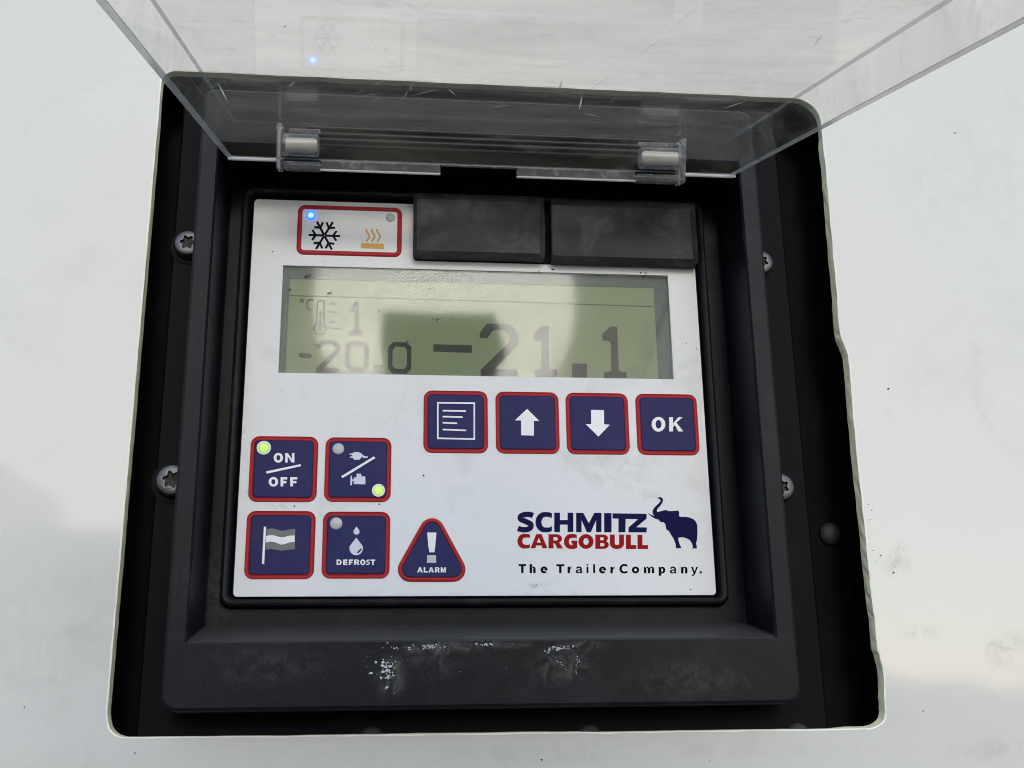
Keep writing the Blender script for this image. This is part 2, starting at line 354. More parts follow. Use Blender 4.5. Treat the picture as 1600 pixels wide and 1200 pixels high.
# drop near-duplicate points
hh = [hole[0]]
for p in hole[1:]:
    if math.hypot(p[0] - hh[-1][0], p[1] - hh[-1][1]) > .0006: hh.append(p)
if math.hypot(hh[0][0] - hh[-1][0], hh[0][1] - hh[-1][1]) < .0006: hh.pop()
hole = hh
hc = (sum(p[0] for p in hole) / len(hole), sum(p[1] for p in hole) / len(hole))
WX0, WX1, WZ0, WZ1 = -1.22, 1.24, -1.40, 1.05
def ray_rect(p):
    dx, dz = p[0] - hc[0], p[1] - hc[1]
    t = min((WX1 - hc[0]) / dx if dx > 1e-9 else ((WX0 - hc[0]) / dx if dx < -1e-9 else 1e9),
            (WZ1 - hc[1]) / dz if dz > 1e-9 else ((WZ0 - hc[1]) / dz if dz < -1e-9 else 1e9))
    return (hc[0] + dx * t, hc[1] + dz * t)
def lean(p): return -.0010 if p[0] > .14 and p[1] < .12 else (-.0005 if p[0] < -.135 and p[1] < .12 else -.0002)
def grow(p, d):
    dx, dz = p[0] - hc[0], p[1] - hc[1]; l = math.hypot(dx, dz); return (p[0] + dx / l * d, p[1] + dz / l * d)
outer = [ray_rect(p) for p in hole]
for cx, cz in ((WX0, WZ0), (WX1, WZ0), (WX0, WZ1), (WX1, WZ1)):
    i = min(range(len(outer)), key=lambda k: math.hypot(outer[k][0] - cx, outer[k][1] - cz)); outer[i] = (cx, cz)
chip = [grow(p, .0005 + random.random() * .0003) for p in hole]
panel = loft([[(p[0], WY, p[1]) for p in chip], [(p[0], WY, p[1]) for p in outer],
              [(p[0], WY + WT, p[1]) for p in outer], [(grow(p, lean(p))[0], WY + WT, grow(p, lean(p))[1]) for p in hole]])
link('wall_panel', panel, M['wall'], wall)
link('cut_edge', loft([[(p[0], WY + .0003, p[1]) for p in hole], [(grow(p, lean(p) * .5)[0] + random.gauss(0, .00012), WY + WT * .5, grow(p, lean(p) * .5)[1] + random.gauss(0, .0001)) for p in hole], [(grow(p, lean(p))[0], WY + WT, grow(p, lean(p))[1]) for p in hole]]), M['cut'], wall, label='raw yellowish cut edge of the laminate')
link('edge_chip', loft([[(p[0], WY, p[1]) for p in chip], [(p[0], WY + .0003, p[1]) for p in hole]]), M['chip'], wall)

# ------------------------------------------------------------------ control unit
unit = thing('control_unit', (0, -.004, -.1335), 'black refrigeration control unit with white keypad, liquid crystal display and raised clear lid', 'control panel')
PANY, FLY = 0.014, -0.0125
# pan behind the wall, open to the front
pan = loft([rr(-.19, .19, -.175, .175, .01, 5, WY + WT + .0006), rr(-.188, .188, -.173, .173, .01, 5, PANY), rr(-.14, .148, -.15, .14, .01, 5, PANY)], cap1=True)
link('housing', pan, M['pan'], unit)
def xs(u, v, y): return at(u, v, y).x
fl = loft([rr(-.1318, .1392, -.152, .137, .004, 6, PANY - .0008), rr(-.1318, .1392, -.152, .137, .004, 6, FLY + .0012), rr(-.1308, .1382, -.151, .136, .004, 6, FLY), rr(-.1165, .1185, -.1305, .12, .004, 6, FLY), rr(-.1165, .1185, -.1305, .12, .004, 6, PANY - .0008)])
link('mounting_flange', fl, M['flange'], unit)
# bezel: outside wall, front face, deep inside wall with a sloped sill, floor
BY, FY = -0.034, 0.004
bz = loft([rr(-.1205, .1225, -.1335, .124, .006, 6, FLY - .0002),
           rr(-.1194, .1212, -.1328, .123, .0052, 6, BY + .0012), rr(-.1182, .1200, -.1316, .1218, .0045, 6, BY),
           rr(-.1122, .1136, -.1086, .0978, .0012, 6, BY), rr(-.1114, .1128, -.1078, .0970, .0012, 6, BY + .0010),
           rr(-.1114, .1134, -.0999, .1015, .0010, 6, FY - .0006), rr(-.1108, .1128, -.0993, .1009, .0008, 6, FY),
           rr(-.1060, .1062, -.0925, .0945, .0046, 6, FY)])
link('bezel', bz, M['bezel'], unit, smooth=True, auto=22)
lip = loft([rr(-.1056, .1058, -.0921, .0941, .0046, 6, FY + .003), rr(-.1056, .1058, -.0921, .0941, .0046, 6, FY - .0028), rr(-.1050, .1052, -.0915, .0935, .0042, 6, FY - .0048), rr(-.1040, .1042, -.0905, .0925, .0036, 6, FY - .0054),
            rr(-.1030, .1032, -.0896, .0915, .003, 6, FY - .0050), rr(-.1021, .1023, -.0889, .0908, .0026, 6, FY - .0036), rr(-.1013, .1013, -.0887, .0903, .0024, 6, FY - .001), rr(-.1013, .1013, -.0887, .0903, .0024, 6, FY + .003)])
link('display_frame', lip, M['lip'], unit, smooth=True, auto=40)
link('gasket', loft([rr(-.1012, .1012, -.0886, .0902, .0024, 6, .0055), rr(-.1012, .1012, -.0886, .0902, .0024, 6, .007)], cap0=True), M['gap'], unit)

# front plate with the display window cut out
LX0, LX1, LZ0, LZ1 = -.0861, .0871, .0069, .0565
plate_loops = [rr(-.1, .1, -.0880, .0880, .0016, 5)]
pl = flat([plate_loops[0], [(LX0, LZ0), (LX1, LZ0), (LX1, LZ1), (LX0, LZ1)]], 0.0, .0018)
link('front_plate', pl, M['plate'], unit, bevel=.00035)

# ------------------------------------------------------------------ liquid crystal display
SY = .0030
x2, z2 = .0815, .0530
scr = link('display_screen', flat([[(LX0 - .002, LZ0 - .002), (LX1 + .002, LZ0 - .002), (LX1 + .002, LZ1 + .002), (LX0 - .002, LZ1 + .002)]], SY, .002), M['lcd'], unit, label='grey-green liquid crystal screen reading -20.0 and -21.1')
border = flat([[(LX0 - .001, LZ0 - .001), (LX1 + .001, LZ0 - .001), (LX1 + .001, LZ1 + .001), (LX0 - .001, LZ1 + .001)],
               [(LX0 + .0028, LZ0 - .0005), (LX1 - .0062, LZ0 - .0005), (LX1 - .0062, LZ1 - .0052), (LX0 + .0028, LZ1 - .0052)]], SY - .0004, .0003)
link('screen_border', border, M['lcdglass_border'], scr)
def z6(*pts): return [xz(430 + p[0] * .2, 400 + p[1] * .2, SY) for p in pts]
def z7(*pts): return [xz(740 + p[0] * .2, 400 + p[1] * .2, SY) for p in pts]
def seg(name, loops, mat='seg', d=.0002, label=None):
    return link(name, flat(loops, SY - d, d * .8), M[mat], scr, label=label)
seg('minus_sign', [z6((192, 758), (280, 765), (287, 775), (284, 794), (275, 798), (190, 792), (184, 785), (185, 766))])
two = z6((325, 722), (325, 692), (368, 656), (465, 658), (511, 700), (511, 742), (392, 868), (490, 878), (500, 888), (498, 914), (322, 910), (320, 880), (470, 728), (470, 714), (450, 690), (385, 690), (362, 712), (352, 724))
seg('digit', [two], label='digit 2 of the small reading')
seg('digit', [z6((588, 662), (695, 666), (732, 704), (730, 872), (692, 910), (585, 906), (547, 866), (550, 704)), z6((607, 700), (675, 703), (696, 728), (693, 850), (672, 872), (607, 868), (583, 845), (586, 724))], label='first 0 of the small reading')
seg('decimal_point', [z6((768, 848), (840, 850), (838, 918), (766, 916))])
seg('digit', [z6((922, 672), (1030, 676), (1064, 714), (1062, 882), (1026, 920), (916, 918), (880, 880), (884, 710)), z6((942, 706), (1010, 710), (1030, 735), (1028, 860), (1006, 885), (940, 882), (915, 858), (918, 732))], label='last 0 of the small reading')
seg('minus_sign', [z6((1237, 690), (1536, 698), (1536, 756), (1236, 746))], label='long minus of the large reading')
seg('digit', [z7((48, 640), (48, 600), (105, 528), (280, 530), (346, 600), (346, 700), (165, 884), (335, 890), (345, 905), (345, 948), (55, 946), (55, 890), (262, 690), (282, 650), (282, 630), (240, 582), (150, 580), (108, 640))], label='digit 2 of the large reading')
seg('digit', [z7((468, 612), (530, 545), (586, 545), (590, 882), (650, 886), (650, 948), (478, 946), (478, 884), (526, 882), (526, 662), (468, 660))], label='first 1 of the large reading')
seg('decimal_point', [z7((770, 840), (885, 842), (886, 950), (768, 950))], label='large decimal point')
seg('digit', [z7((1006, 612), (1068, 553), (1120, 553), (1134, 885), (1148, 905), (1194, 908), (1196, 960), (1018, 958), (1018, 908), (1076, 903), (1074, 690), (1060, 664), (1008, 658))], label='last 1 of the large reading')
seg('digit', [z6((585, 405), (628, 360), (652, 362), (655, 572), (686, 588), (685, 622), (577, 620), (577, 588), (620, 574), (620, 430), (590, 436))], 'seg2', label='channel number 1')
bulb = [(350 + 54 * math.cos(R(a)), 568 + 54 * math.sin(R(a))) for a in range(-50, 231, 20)]
seg('thermometer_symbol', [z6(*([(388, 360), (380, 345), (335, 345), (325, 360), (316, 520)][::-1] if 0 else [(388, 525), (388, 360), (380, 345), (335, 345), (325, 360), (316, 525)]), *[(350 + 54 * math.cos(R(a)), 568 + 54 * math.sin(R(a))) for a in range(232, -51, -18)]),
    z6((374, 535), (374, 368), (370, 360), (342, 360), (337, 368), (330, 535), *[(350 + 38 * math.cos(R(a)), 568 + 38 * math.sin(R(a))) for a in range(228, -47, -18)])], 'seg2')
seg('thermometer_core', [z6((345, 420), (361, 420), (361, 545), (372, 560), (366, 585), (346, 590), (330, 575), (336, 552), (344, 545))], 'seg2')
for q in ([(425, 364), (470, 366), (470, 381), (425, 379)], [(420, 430), (478, 432), (478, 442), (420, 441)], [(420, 512), (465, 512), (465, 524), (420, 524)], [(418, 560), (524, 567), (524, 577), (418, 568)]):
    seg('scale_mark', [z6(*q)], 'seg2')
seg('degree_mark', [z6(*[(208 + 17 * math.cos(R(a)), 350 + 17 * math.sin(R(a))) for a in range(0, 360, 30)])], 'seg2')
seg('letter', [z6((300, 336), (258, 336), (244, 352), (244, 404), (258, 424), (282, 426), (282, 412), (264, 410), (256, 398), (256, 360), (264, 350), (300, 350))], 'seg2', label='letter C beside the thermometer')
seg('status_line', [[*z6((115, 306)), *z7((500, 362), (1395, 392), (1395, 400), (500, 369)), *z6((115, 314))]], 'seg2', .00012)
lens = link('screen_window', flat([[(LX0 + .0001, LZ0 + .0001), (LX1 - .0001, LZ0 + .0001), (LX1 - .0001, LZ1 - .0001), (LX0 + .0001, LZ1 - .0001)]], .0006, .0006), M['lcdlens'], scr)

# ------------------------------------------------------------------ keys
def key_frame(c, s, name, label, h=.0007):
    x0, x1, z0, z1 = c[0] - s / 2, c[0] + s / 2, c[1] - s / 2, c[1] + s / 2
    b = .0019
    pad = loft([rr(x0 + b * .9, x1 - b * .9, z0 + b * .9, z1 - b * .9, .0019, 5, .0), rr(x0 + b, x1 - b, z0 + b, z1 - b, .0017, 5, -h * .8), rr(x0 + b + .0003, x1 - b - .0003, z0 + b + .0003, z1 - b - .0003, .0015, 5, -h)], cap1=True)
    o = link(name, pad, M['blue'], unit, label=label)
    ring = loft([rr(x0, x1, z0, z1, .0036, 5, 0.0), rr(x0 + .0002, x1 - .0002, z0 + .0002, z1 - .0002, .0034, 5, -.0006), rr(x0 + .0006, x1 - .0006, z0 + .0006, z1 - .0006, .003, 5, -.0002),
                 rr(x0 + b - .0005, x1 - b + .0005, z0 + b - .0005, z1 - b + .0005, .0021, 5, -.0002), rr(x0 + b - .0001, x1 - b + .0001, z0 + b - .0001, z1 - b + .0001, .0018, 5, -.0005), rr(x0 + b - .0001, x1 - b + .0001, z0 + b - .0001, z1 - b + .0001, .0018, 5, 0)])
    link('border', ring, M['red'], o, smooth=True, auto=60)
    return o
KY = -.0008
S = .02775
def mark(name, loops, mat, par, y=KY, d=.00012, label=None):
    return link(name, flat(loops, y, d), M[mat], par, label=label)
def px(pts, y=KY): return [xz(*p, y) for p in pts]
def zz(ox, oy, sc, pts, y=KY): return [xz(ox + p[0] * sc, oy + p[1] * sc, y) for p in pts]
def dot(par, u, v, r_px, mat, name='indicator_lamp', y=KY, label=None, ring=None):
    c = at(u, v, y); r_ = r_px * .000267
    o = link(name, lathe([(r_, 0), (r_, .0002), (r_ * .85, .0004), (0, .00045)], (c.x, y, c.z), 24), M[mat], par, smooth=True, label=label)
    if ring:
        rl = lathe([(r_ * 1.22, 0), (r_ * 1.22, .00015), (r_ * .98, .00015), (r_ * .98, 0)], (c.x, y, c.z), 24)
        bm = bmesh.new(); bm.from_mesh(rl)
        bmesh.ops.delete(bm, geom=[f for f in bm.faces if len(f.verts) > 4], context='FACES'); bm.to_mesh(rl); bm.free()
        link('lamp_ring', rl, M[ring], par)
    return o
top_z = .0 - .01386
kx = (-.0099641, .0211254, .0519235, .0829836)
menu = key_frame((-.00996, -.01386), S, 'push_button', 'navy push button with a framed text list symbol')
upk = key_frame((.02113, -.01386), S, 'push_button', 'navy push button with a white up arrow')
dnk = key_frame((.05192, -.01386), S, 'push_button', 'navy push button with a white down arrow')
okk = key_frame((.08298, -.01386), S, 'push_button', 'navy push button lettered OK')
A4 = (640, 590, .3)
fr_o = zz(*A4, [(143, 127), (341, 129), (341, 324), (143, 320)]); fr_i = zz(*A4, [(151, 135), (333, 137), (333, 316), (151, 312)])
mark('list_frame', [fr_o, fr_i], 'white', menu)
for a, b, c, d in ((172, 293, 172, 174), (172, 276, 203, 206), (172, 248, 235, 238), (172, 294, 270, 275)):
    mark('list_line', [zz(*A4, [(a, c - 4), (b, d - 4), (b, d + 4), (a, c + 4)])], 'white', menu)
mark('arrow', [zz(*A4, [(612, 163), (676, 226), (647, 225), (647, 302), (581, 300), (581, 223), (549, 222)])], 'white', upk)
mark('arrow', [zz(*A4, [(945, 168), (1012, 169), (1013, 243), (1043, 245), (984, 307), (917, 242), (946, 242)])], 'white', dnk)
onf = key_frame((-.08210, -.03520), S * 1.012, 'push_button', 'navy push button lettered ON over OFF, green lamp lit')
sup = key_frame((-.05120, -.03520), S, 'push_button', 'navy push button with plug and engine symbols, lower green lamp lit')
flg = key_frame((-.08210, -.06700), S * 1.012, 'push_button', 'navy push button with a grey and white flag')
dfr = key_frame((-.05120, -.06700), S, 'push_button', 'navy push button lettered DEFROST under two drops')
A1 = (370, 660, .225)
def a1(*pts): return zz(*A1, pts)
mark('divider', [a1((204, 340), (442, 290), (446, 304), (207, 356))], 'white', onf)
dot(onf, 370 + 188 * .225, 660 + 176 * .225, 9.0, 'green_led', label='lit green lamp', ring='white')
dot(sup, 370 + 705 * .225, 660 + 184 * .225, 9.2, 'unlit', label='unlit grey lamp')
dot(sup, 370 + 984 * .225, 660 + 472 * .225, 8.4, 'green_led', label='lit green lamp', ring='white')
dot(dfr, 370 + 690 * .225, 660 + 702 * .225, 9.6, 'unlit', label='unlit grey lamp')
# plug, slash, engine
mark('plug_symbol', [a1((804, 212), (822, 205), (846, 206), (862, 214), (876, 226), (888, 236), (908, 236), (908, 246), (884, 247), (870, 238), (852, 258), (822, 260), (806, 252), (806, 246), (786, 245), (786, 237), (802, 236), (802, 226), (784, 224), (784, 214), (802, 217))], 'pale', sup)
mark('divider', [a1((724, 374), (952, 236), (962, 248), (736, 386))], 'white', sup)
mark('engine_symbol', [a1((790, 370), (800, 371), (801, 396), (812, 396), (812, 384), (832, 380), (832, 356), (864, 357), (864, 374), (892, 376), (893, 430), (812, 428), (812, 408), (801, 407), (800, 436), (788, 435))], 'pale', sup)
# flag
mark('flag_pole', [a1((188, 724), (204, 725), (190, 984), (174, 983))], 'white', flg)
wv = [(206, 0), (232, -6), (258, -6), (284, 2), (310, 10), (336, 8), (362, 0), (386, -4), (406, -4)]
def band(dy0, dy1, mat, k0, k1):
    up_ = [(x - (4 if dy0 > 760 else 0), dy0 + d * k0) for x, d in wv]; lo_ = [(x - (4 if dy0 > 760 else 0), dy1 + d * k1) for x, d in wv]
    mark('flag_stripe', [a1(*(up_ + lo_[::-1]))], mat, flg)
band(743, 787, 'grey', 1.0, .9); band(788.5, 836, 'white', .9, 1.3); band(838, 884, 'grey', 1.3, .6)
# drops
def drop(cx, top, bot, rad):
    cy = bot - rad; pts = [(cx, top)]
    for a in range(-28, 209, 12): pts.append((cx + rad * math.cos(R(a)), cy + rad * math.sin(R(a))))
    return a1(*pts)
mark('drop', [drop(831, 722, 779, 21)], 'pale', dfr)
mark('drop', [drop(829, 800, 922, 47)], 'pale', dfr)
mark('drop_shine', [a1((860, 876), (868, 884), (842, 910), (834, 903))], 'blue', dfr, y=KY - .0002)
# alarm triangle
def tri(inset):
    c = [zz(*A1, [p], 0)[0] for p in ((1357, 572), (1648, 1108), (1056, 1108))]
    cx = sum(p[0] for p in c) / 3; cz = sum(p[1] for p in c) / 3
    r_ = .0052 - inset
    # corner circle centres: inset the triangle by r_ + inset, then round
    def off(d):
        out = []
        for i in range(3):
            p, a, b = c[i], c[i - 1], c[(i + 1) % 3]
            u1 = Vector((a[0] - p[0], a[1] - p[1])).normalized(); u2 = Vector((b[0] - p[0], b[1] - p[1])).normalized()
            bis = (u1 + u2).normalized(); s_ = math.sin(u1.angle(u2) / 2); out.append((p[0] + bis.x * d / s_, p[1] + bis.y * d / s_))
        return out
    cc = off(.0052); loop = []
    angs = [(152, 28), (28, -90), (270, 152)]
    for (px_, pz_), (a0, a1_) in zip(cc, angs):
        for k in range(9):
            a = R(a0 + (a1_ - a0) * k / 8); loop.append((px_ + r_ * math.cos(a), pz_ + r_ * math.sin(a)))
    return loop
def tl(i, y): return [(p[0], y, p[1]) for p in tri(i)]
alarm = link('push_button', loft([tl(.0017, 0), tl(.0019, -.0006), tl(.0022, -.0007)], cap1=True), M['blue'], unit, label='triangular navy alarm key with a white exclamation mark')
link('border', loft([tl(0, 0), tl(.0002, -.0006), tl(.0006, -.0009), tl(.0014, -.0009), tl(.0018, -.0005), tl(.0018, 0)]), M['red'], alarm, smooth=True, auto=60)
mark('exclamation_mark', [a1((1322, 764), (1386, 765), (1378, 860), (1372, 902), (1338, 902), (1330, 860))], 'white', alarm)
mark('exclamation_dot', [a1((1322, 922), (1384, 922), (1384, 975), (1320, 974))], 'unlit', alarm)

# mode field with snowflake and heat symbols
A2 = (400, 280, .225)
def a2(*pts, y=-.0004): return zz(*A2, pts, y)
q0 = xz(463.5, 397.5, 0); q1 = xz(628, 321, 0)
f0x, f1x = xz(464.5, 355, 0)[0], xz(628, 360, 0)[0]; f0z, f1z = xz(546, 400, 0)[1], xz(546, 322.5, 0)[1]
mode = link('indicator_field', loft([rr(f0x + .001, f1x - .001, f0z + .001, f1z - .001, .002, 5, 0), rr(f0x + .001, f1x - .001, f0z + .001, f1z - .001, .002, 5, -.0003)], cap1=True), M['plate'], unit, label='white field with snowflake and heat symbols in a red frame')
b = .0021
link('border', loft([rr(f0x, f1x, f0z, f1z, .0032, 5, 0), rr(f0x + .0002, f1x - .0002, f0z + .0002, f1z - .0002, .003, 5, -.0005), rr(f0x + .0006, f1x - .0006, f0z + .0006, f1z - .0006, .0027, 5, -.0007),
     rr(f0x + b - .0005, f1x - b + .0005, f0z + b - .0005, f1z - b + .0005, .0017, 5, -.0007), rr(f0x + b, f1x - b, f0z + b, f1z - b, .0013, 5, -.0004), rr(f0x + b, f1x - b, f0z + b, f1z - b, .0013, 5, 0)]), M['red'], mode, smooth=True, auto=60)
fc = (475, 391)
flake_parts = []
sf = []
for k in range(6):
    a = R(60 * k + 2)
    def pt(r_, off=0, a=a): return (fc[0] + r_ * math.cos(a) - off * math.sin(a), fc[1] + r_ * math.sin(a) + off * math.cos(a))
    yk = -.0004 - k * .00002
    flake_parts.append(flat(stroke(a2(pt(4), pt(110)), .0030 * 1.0 / 1.0 * .95 if 0 else .00098), yk, .0001))
    for sgn in (1, -1):
        b0 = pt(60); b1 = (b0[0] + 42 * math.cos(a + sgn * R(55)), b0[1] + 42 * math.sin(a + sgn * R(55)))
        flake_parts.append(flat(stroke(a2(b0, b1), .00092), -.00054 - k * .00002 - (sgn + 1) * .00006, .0001))
link('snowflake', join(*flake_parts), M['ice'], mode)
mark('heat_base', [a2((730, 442), (888, 450), (888, 486), (728, 478))], 'orange', mode, y=-.0004)
for k in range(3):
    x = 767 + 37 * k; y_ = 342 + 1.5 * k
    mark('heat_wave', stroke(smooth_loop(a2((x - 3, y_), (x + 4, y_ + 24), (x + 18, y_ + 46), (x + 18, y_ + 62), (x + 4, y_ + 84), (x + 2, y_ + 92)), 6, False), .00078), 'orange', mode, y=-.0004)
dot(mode, 400 + 381 * .225, 280 + 252 * .225, 8.0, 'blue_led', y=-.0004, label='lit blue lamp')
dot(mode, 400 + 932 * .225, 280 + 266 * .225, 7.6, 'unlit2', y=-.0004, label='unlit grey lamp')

# two blank covers standing out over the top right corner
wellz0, wellz1 = xz(760, 403, 0)[1], .0885
link('cover_well', loft([rr(-.0288, .1004, xz(760, 409, 0)[1] - .0006, .0888, .0012, 4, .001), rr(-.0286, .1002, xz(760, 409, 0)[1] - .0004, .0886, .0012, 4, -.0006)], cap1=True), M['gap'], unit)
def cover(u0, u1, vt0, vt1, vb0, vb1, b0, b1, bb0, bb1, label):
    CY = -.0078
    f = [xz(u0, vt0, CY), xz(u1, vt1, CY), xz(*vb1, CY), xz(*vb0, CY)]
    g = [xz(*b0, -.0006), xz(*b1, -.0006), xz(*bb1, -.0006), xz(*bb0, -.0006)]
    x0 = (f[0][0] + f[3][0]) / 2; x1 = (f[1][0] + f[2][0]) / 2; z1 = (f[0][1] + f[1][1]) / 2; z0 = (f[2][1] + f[3][1]) / 2
    X0 = (g[0][0] + g[3][0]) / 2; X1 = (g[1][0] + g[2][0]) / 2; Z1 = (g[0][1] + g[1][1]) / 2; Z0 = (g[2][1] + g[3][1]) / 2
    me = loft([rr(X0, X1, Z0, Z1, .0012, 5, -.0006), rr(X0 + .0001, X1 - .0001, Z0 + .0001, Z1 - .0001, .0012, 5, CY + .0014), rr(x0 - .0002, x1 + .0002, z0 - .0002, z1 + .0002, .0013, 5, CY + .0003), rr(x0 + .0002, x1 - .0002, z0 + .0002, z1 - .0002, .0012, 5, CY)], cap1=True)
    return link('socket_cover', me, M['cover'], unit, smooth=True, auto=30, label=label)
cover(651, 842, 310, 316, (651, 391), (846, 397), (646, 310), (847, 316), (645, 405), (849, 411), 'left black rectangular cover above the screen')
cover(861, 1079, 319, 327, (864, 399), (1083, 406), (857, 319), (1082, 327), (860, 413), (1086, 421), 'right black rectangular cover above the screen')
link('cover_tab', box(*sorted((at(846, 340, -.004).x, at(850, 340, -.004).x)), -.0052, -.0006, at(850, 392, -.004).z, at(848, 332, -.004).z), M['rivet'], unit)

# ------------------------------------------------------------------ brand lettering, emblem and slogan
A3 = (780, 750, .2125)
LY = -.0001
def a3(*pts): return zz(*A3, pts, LY)
def ink(name, loops, mat, par): return mark(name, loops, mat, par, y=LY, d=.00008)
def glyph(ch, x0, x1, zb, zt, T):
    """heavy capitals in emblem coordinates (y grows downwards); T = stem width"""
    w_, h_ = x1 - x0, zb - zt
    def f(u, v): return (x0 + u * w_, zb - v * h_)
    tw, th = T / w_, T * .80 / h_
    def el(cx, cz, rx, rz, a0, a1, n=16): return arc(cx, cz, rx, rz, a0, a1, n)
    if ch == 'H': return [[f(*p) for p in ((0, 0), (tw, 0), (tw, .5 - th / 2), (1 - tw, .5 - th / 2), (1 - tw, 0), (1, 0), (1, 1), (1 - tw, 1), (1 - tw, .5 + th / 2), (tw, .5 + th / 2), (tw, 1), (0, 1))]]
    if ch == 'I': return [[f(*p) for p in ((0, 0), (1, 0), (1, 1), (0, 1))]]
    if ch == 'L': return [[f(*p) for p in ((0, 0), (1, 0), (1, th), (tw, th), (tw, 1), (0, 1))]]
    if ch == 'M':
        t = tw * .86
        return [[f(*p) for p in ((0, 0), (t, 0), (t, .62), (.42, 0), (.58, 0), (1 - t, .62), (1 - t, 0), (1, 0), (1, 1), (.72, 1), (.5, .46), (.28, 1), (0, 1))]]
    if ch == 'A':
        return [[f(*p) for p in ((0, 0), (tw * .98, 0), (.33, .2), (.67, .2), (1 - tw * .98, 0), (1, 0), (.66, 1), (.34, 1))], [f(*p) for p in ((.39, .40), (.61, .40), (.5, .76))]]
    if ch == 'U':
        o_ = [(0, 1), (0, .36)] + el(.5, .36, .5, .375, 180, 360)[1:-1] + [(1, .36), (1, 1)]
        i_ = [(1 - tw, 1), (1 - tw, .36)] + el(.5, .36, .5 - tw, .36 - th, 360, 180)[1:-1] + [(tw, .36), (tw, 1)]
        return [[f(*p) for p in o_ + i_]]
    if ch == 'O':
        return [[f(*p) for p in el(.5, .5, .5, .52, 0, 348, 29)], [f(*p) for p in el(.5, .5, .5 - tw, .52 - th, 0, 348, 29)]]
    if ch in 'CG':
        o_ = el(.52, .5, .52, .52, 52 if ch == 'C' else 48, 308 if ch == 'C' else 270, 22)
        i_ = el(.56, .5, .56 - tw, .52 - th, 308 - 8 if ch == 'C' else 270, 60, 22)
        if ch == 'C':
            o_ = el(.54, .5, .54, .52, 90, 270, 18); i_ = el(.60, .5, .60 - tw, .52 - th, 270, 90, 18)
            o_ = [(.98, .96), (.8, 1.01)] + o_ + [(.8, -.01), (.98, .05)]; i_ = [(.98, .30), (.85, .235)] + i_ + [(.85, .765), (.98, .70)]
            return [[f(*p) for p in o_ + i_]]
        o_ = [(.96, .96), (.8, 1.01)] + el(.52, .5, .52, .52, 90, 270, 18) + [(.8, -.01), (1, .06), (1, .56), (.56, .56), (.56, .40), (1 - tw, .40), (1 - tw, .22)]
        i_ = el(.57, .5, .57 - tw, .52 - th, 270, 90, 18) + [(.84, .77), (.96, .70)]
        return [[f(*p) for p in o_ + i_]]
    if ch == 'S':
        c_ = smooth_loop([(.93, .83), (.74, .885), (.46, .885), (.22, .80), (.20, .66), (.40, .565), (.62, .48), (.80, .38), (.78, .21), (.56, .115), (.28, .115), (.05, .18)], 4, False)
        return stroke([f(*p) for p in c_], T * (.86 if w_ / h_ > .8 else .62))
    if ch == 'R':
        return [[f(*p) for p in [(0, 0), (tw, 0), (tw, .36), (.46, .36), (1 - tw * 1.1, 0), (1.04, 0), (.76, .42), ] + el(.60, .69, .36, .31, -60, 90, 10) + [(0, 1)]], [f(*p) for p in [(tw, .56), (.52, .56)] + el(.55, .68, .12, .12, -80, 80, 6) + [(.52, .80), (tw, .80)]]]
    if ch == 'B':
        return [[f(*p) for p in [(0, 0), (.6, 0)] + el(.64, .285, .36, .285, -90, 60, 9) + el(.60, .75, .34, .25, -35, 90, 8) + [(.55, 1), (0, 1)]],
                [f(*p) for p in [(tw, .18), (.55, .18)] + el(.57, .29, .11, .11, -80, 80, 6) + [(.55, .40), (tw, .40)]], [f(*p) for p in [(tw, .60), (.52, .60)] + el(.54, .705, .10, .105, -80, 80, 6) + [(.52, .81), (tw, .81)]]]
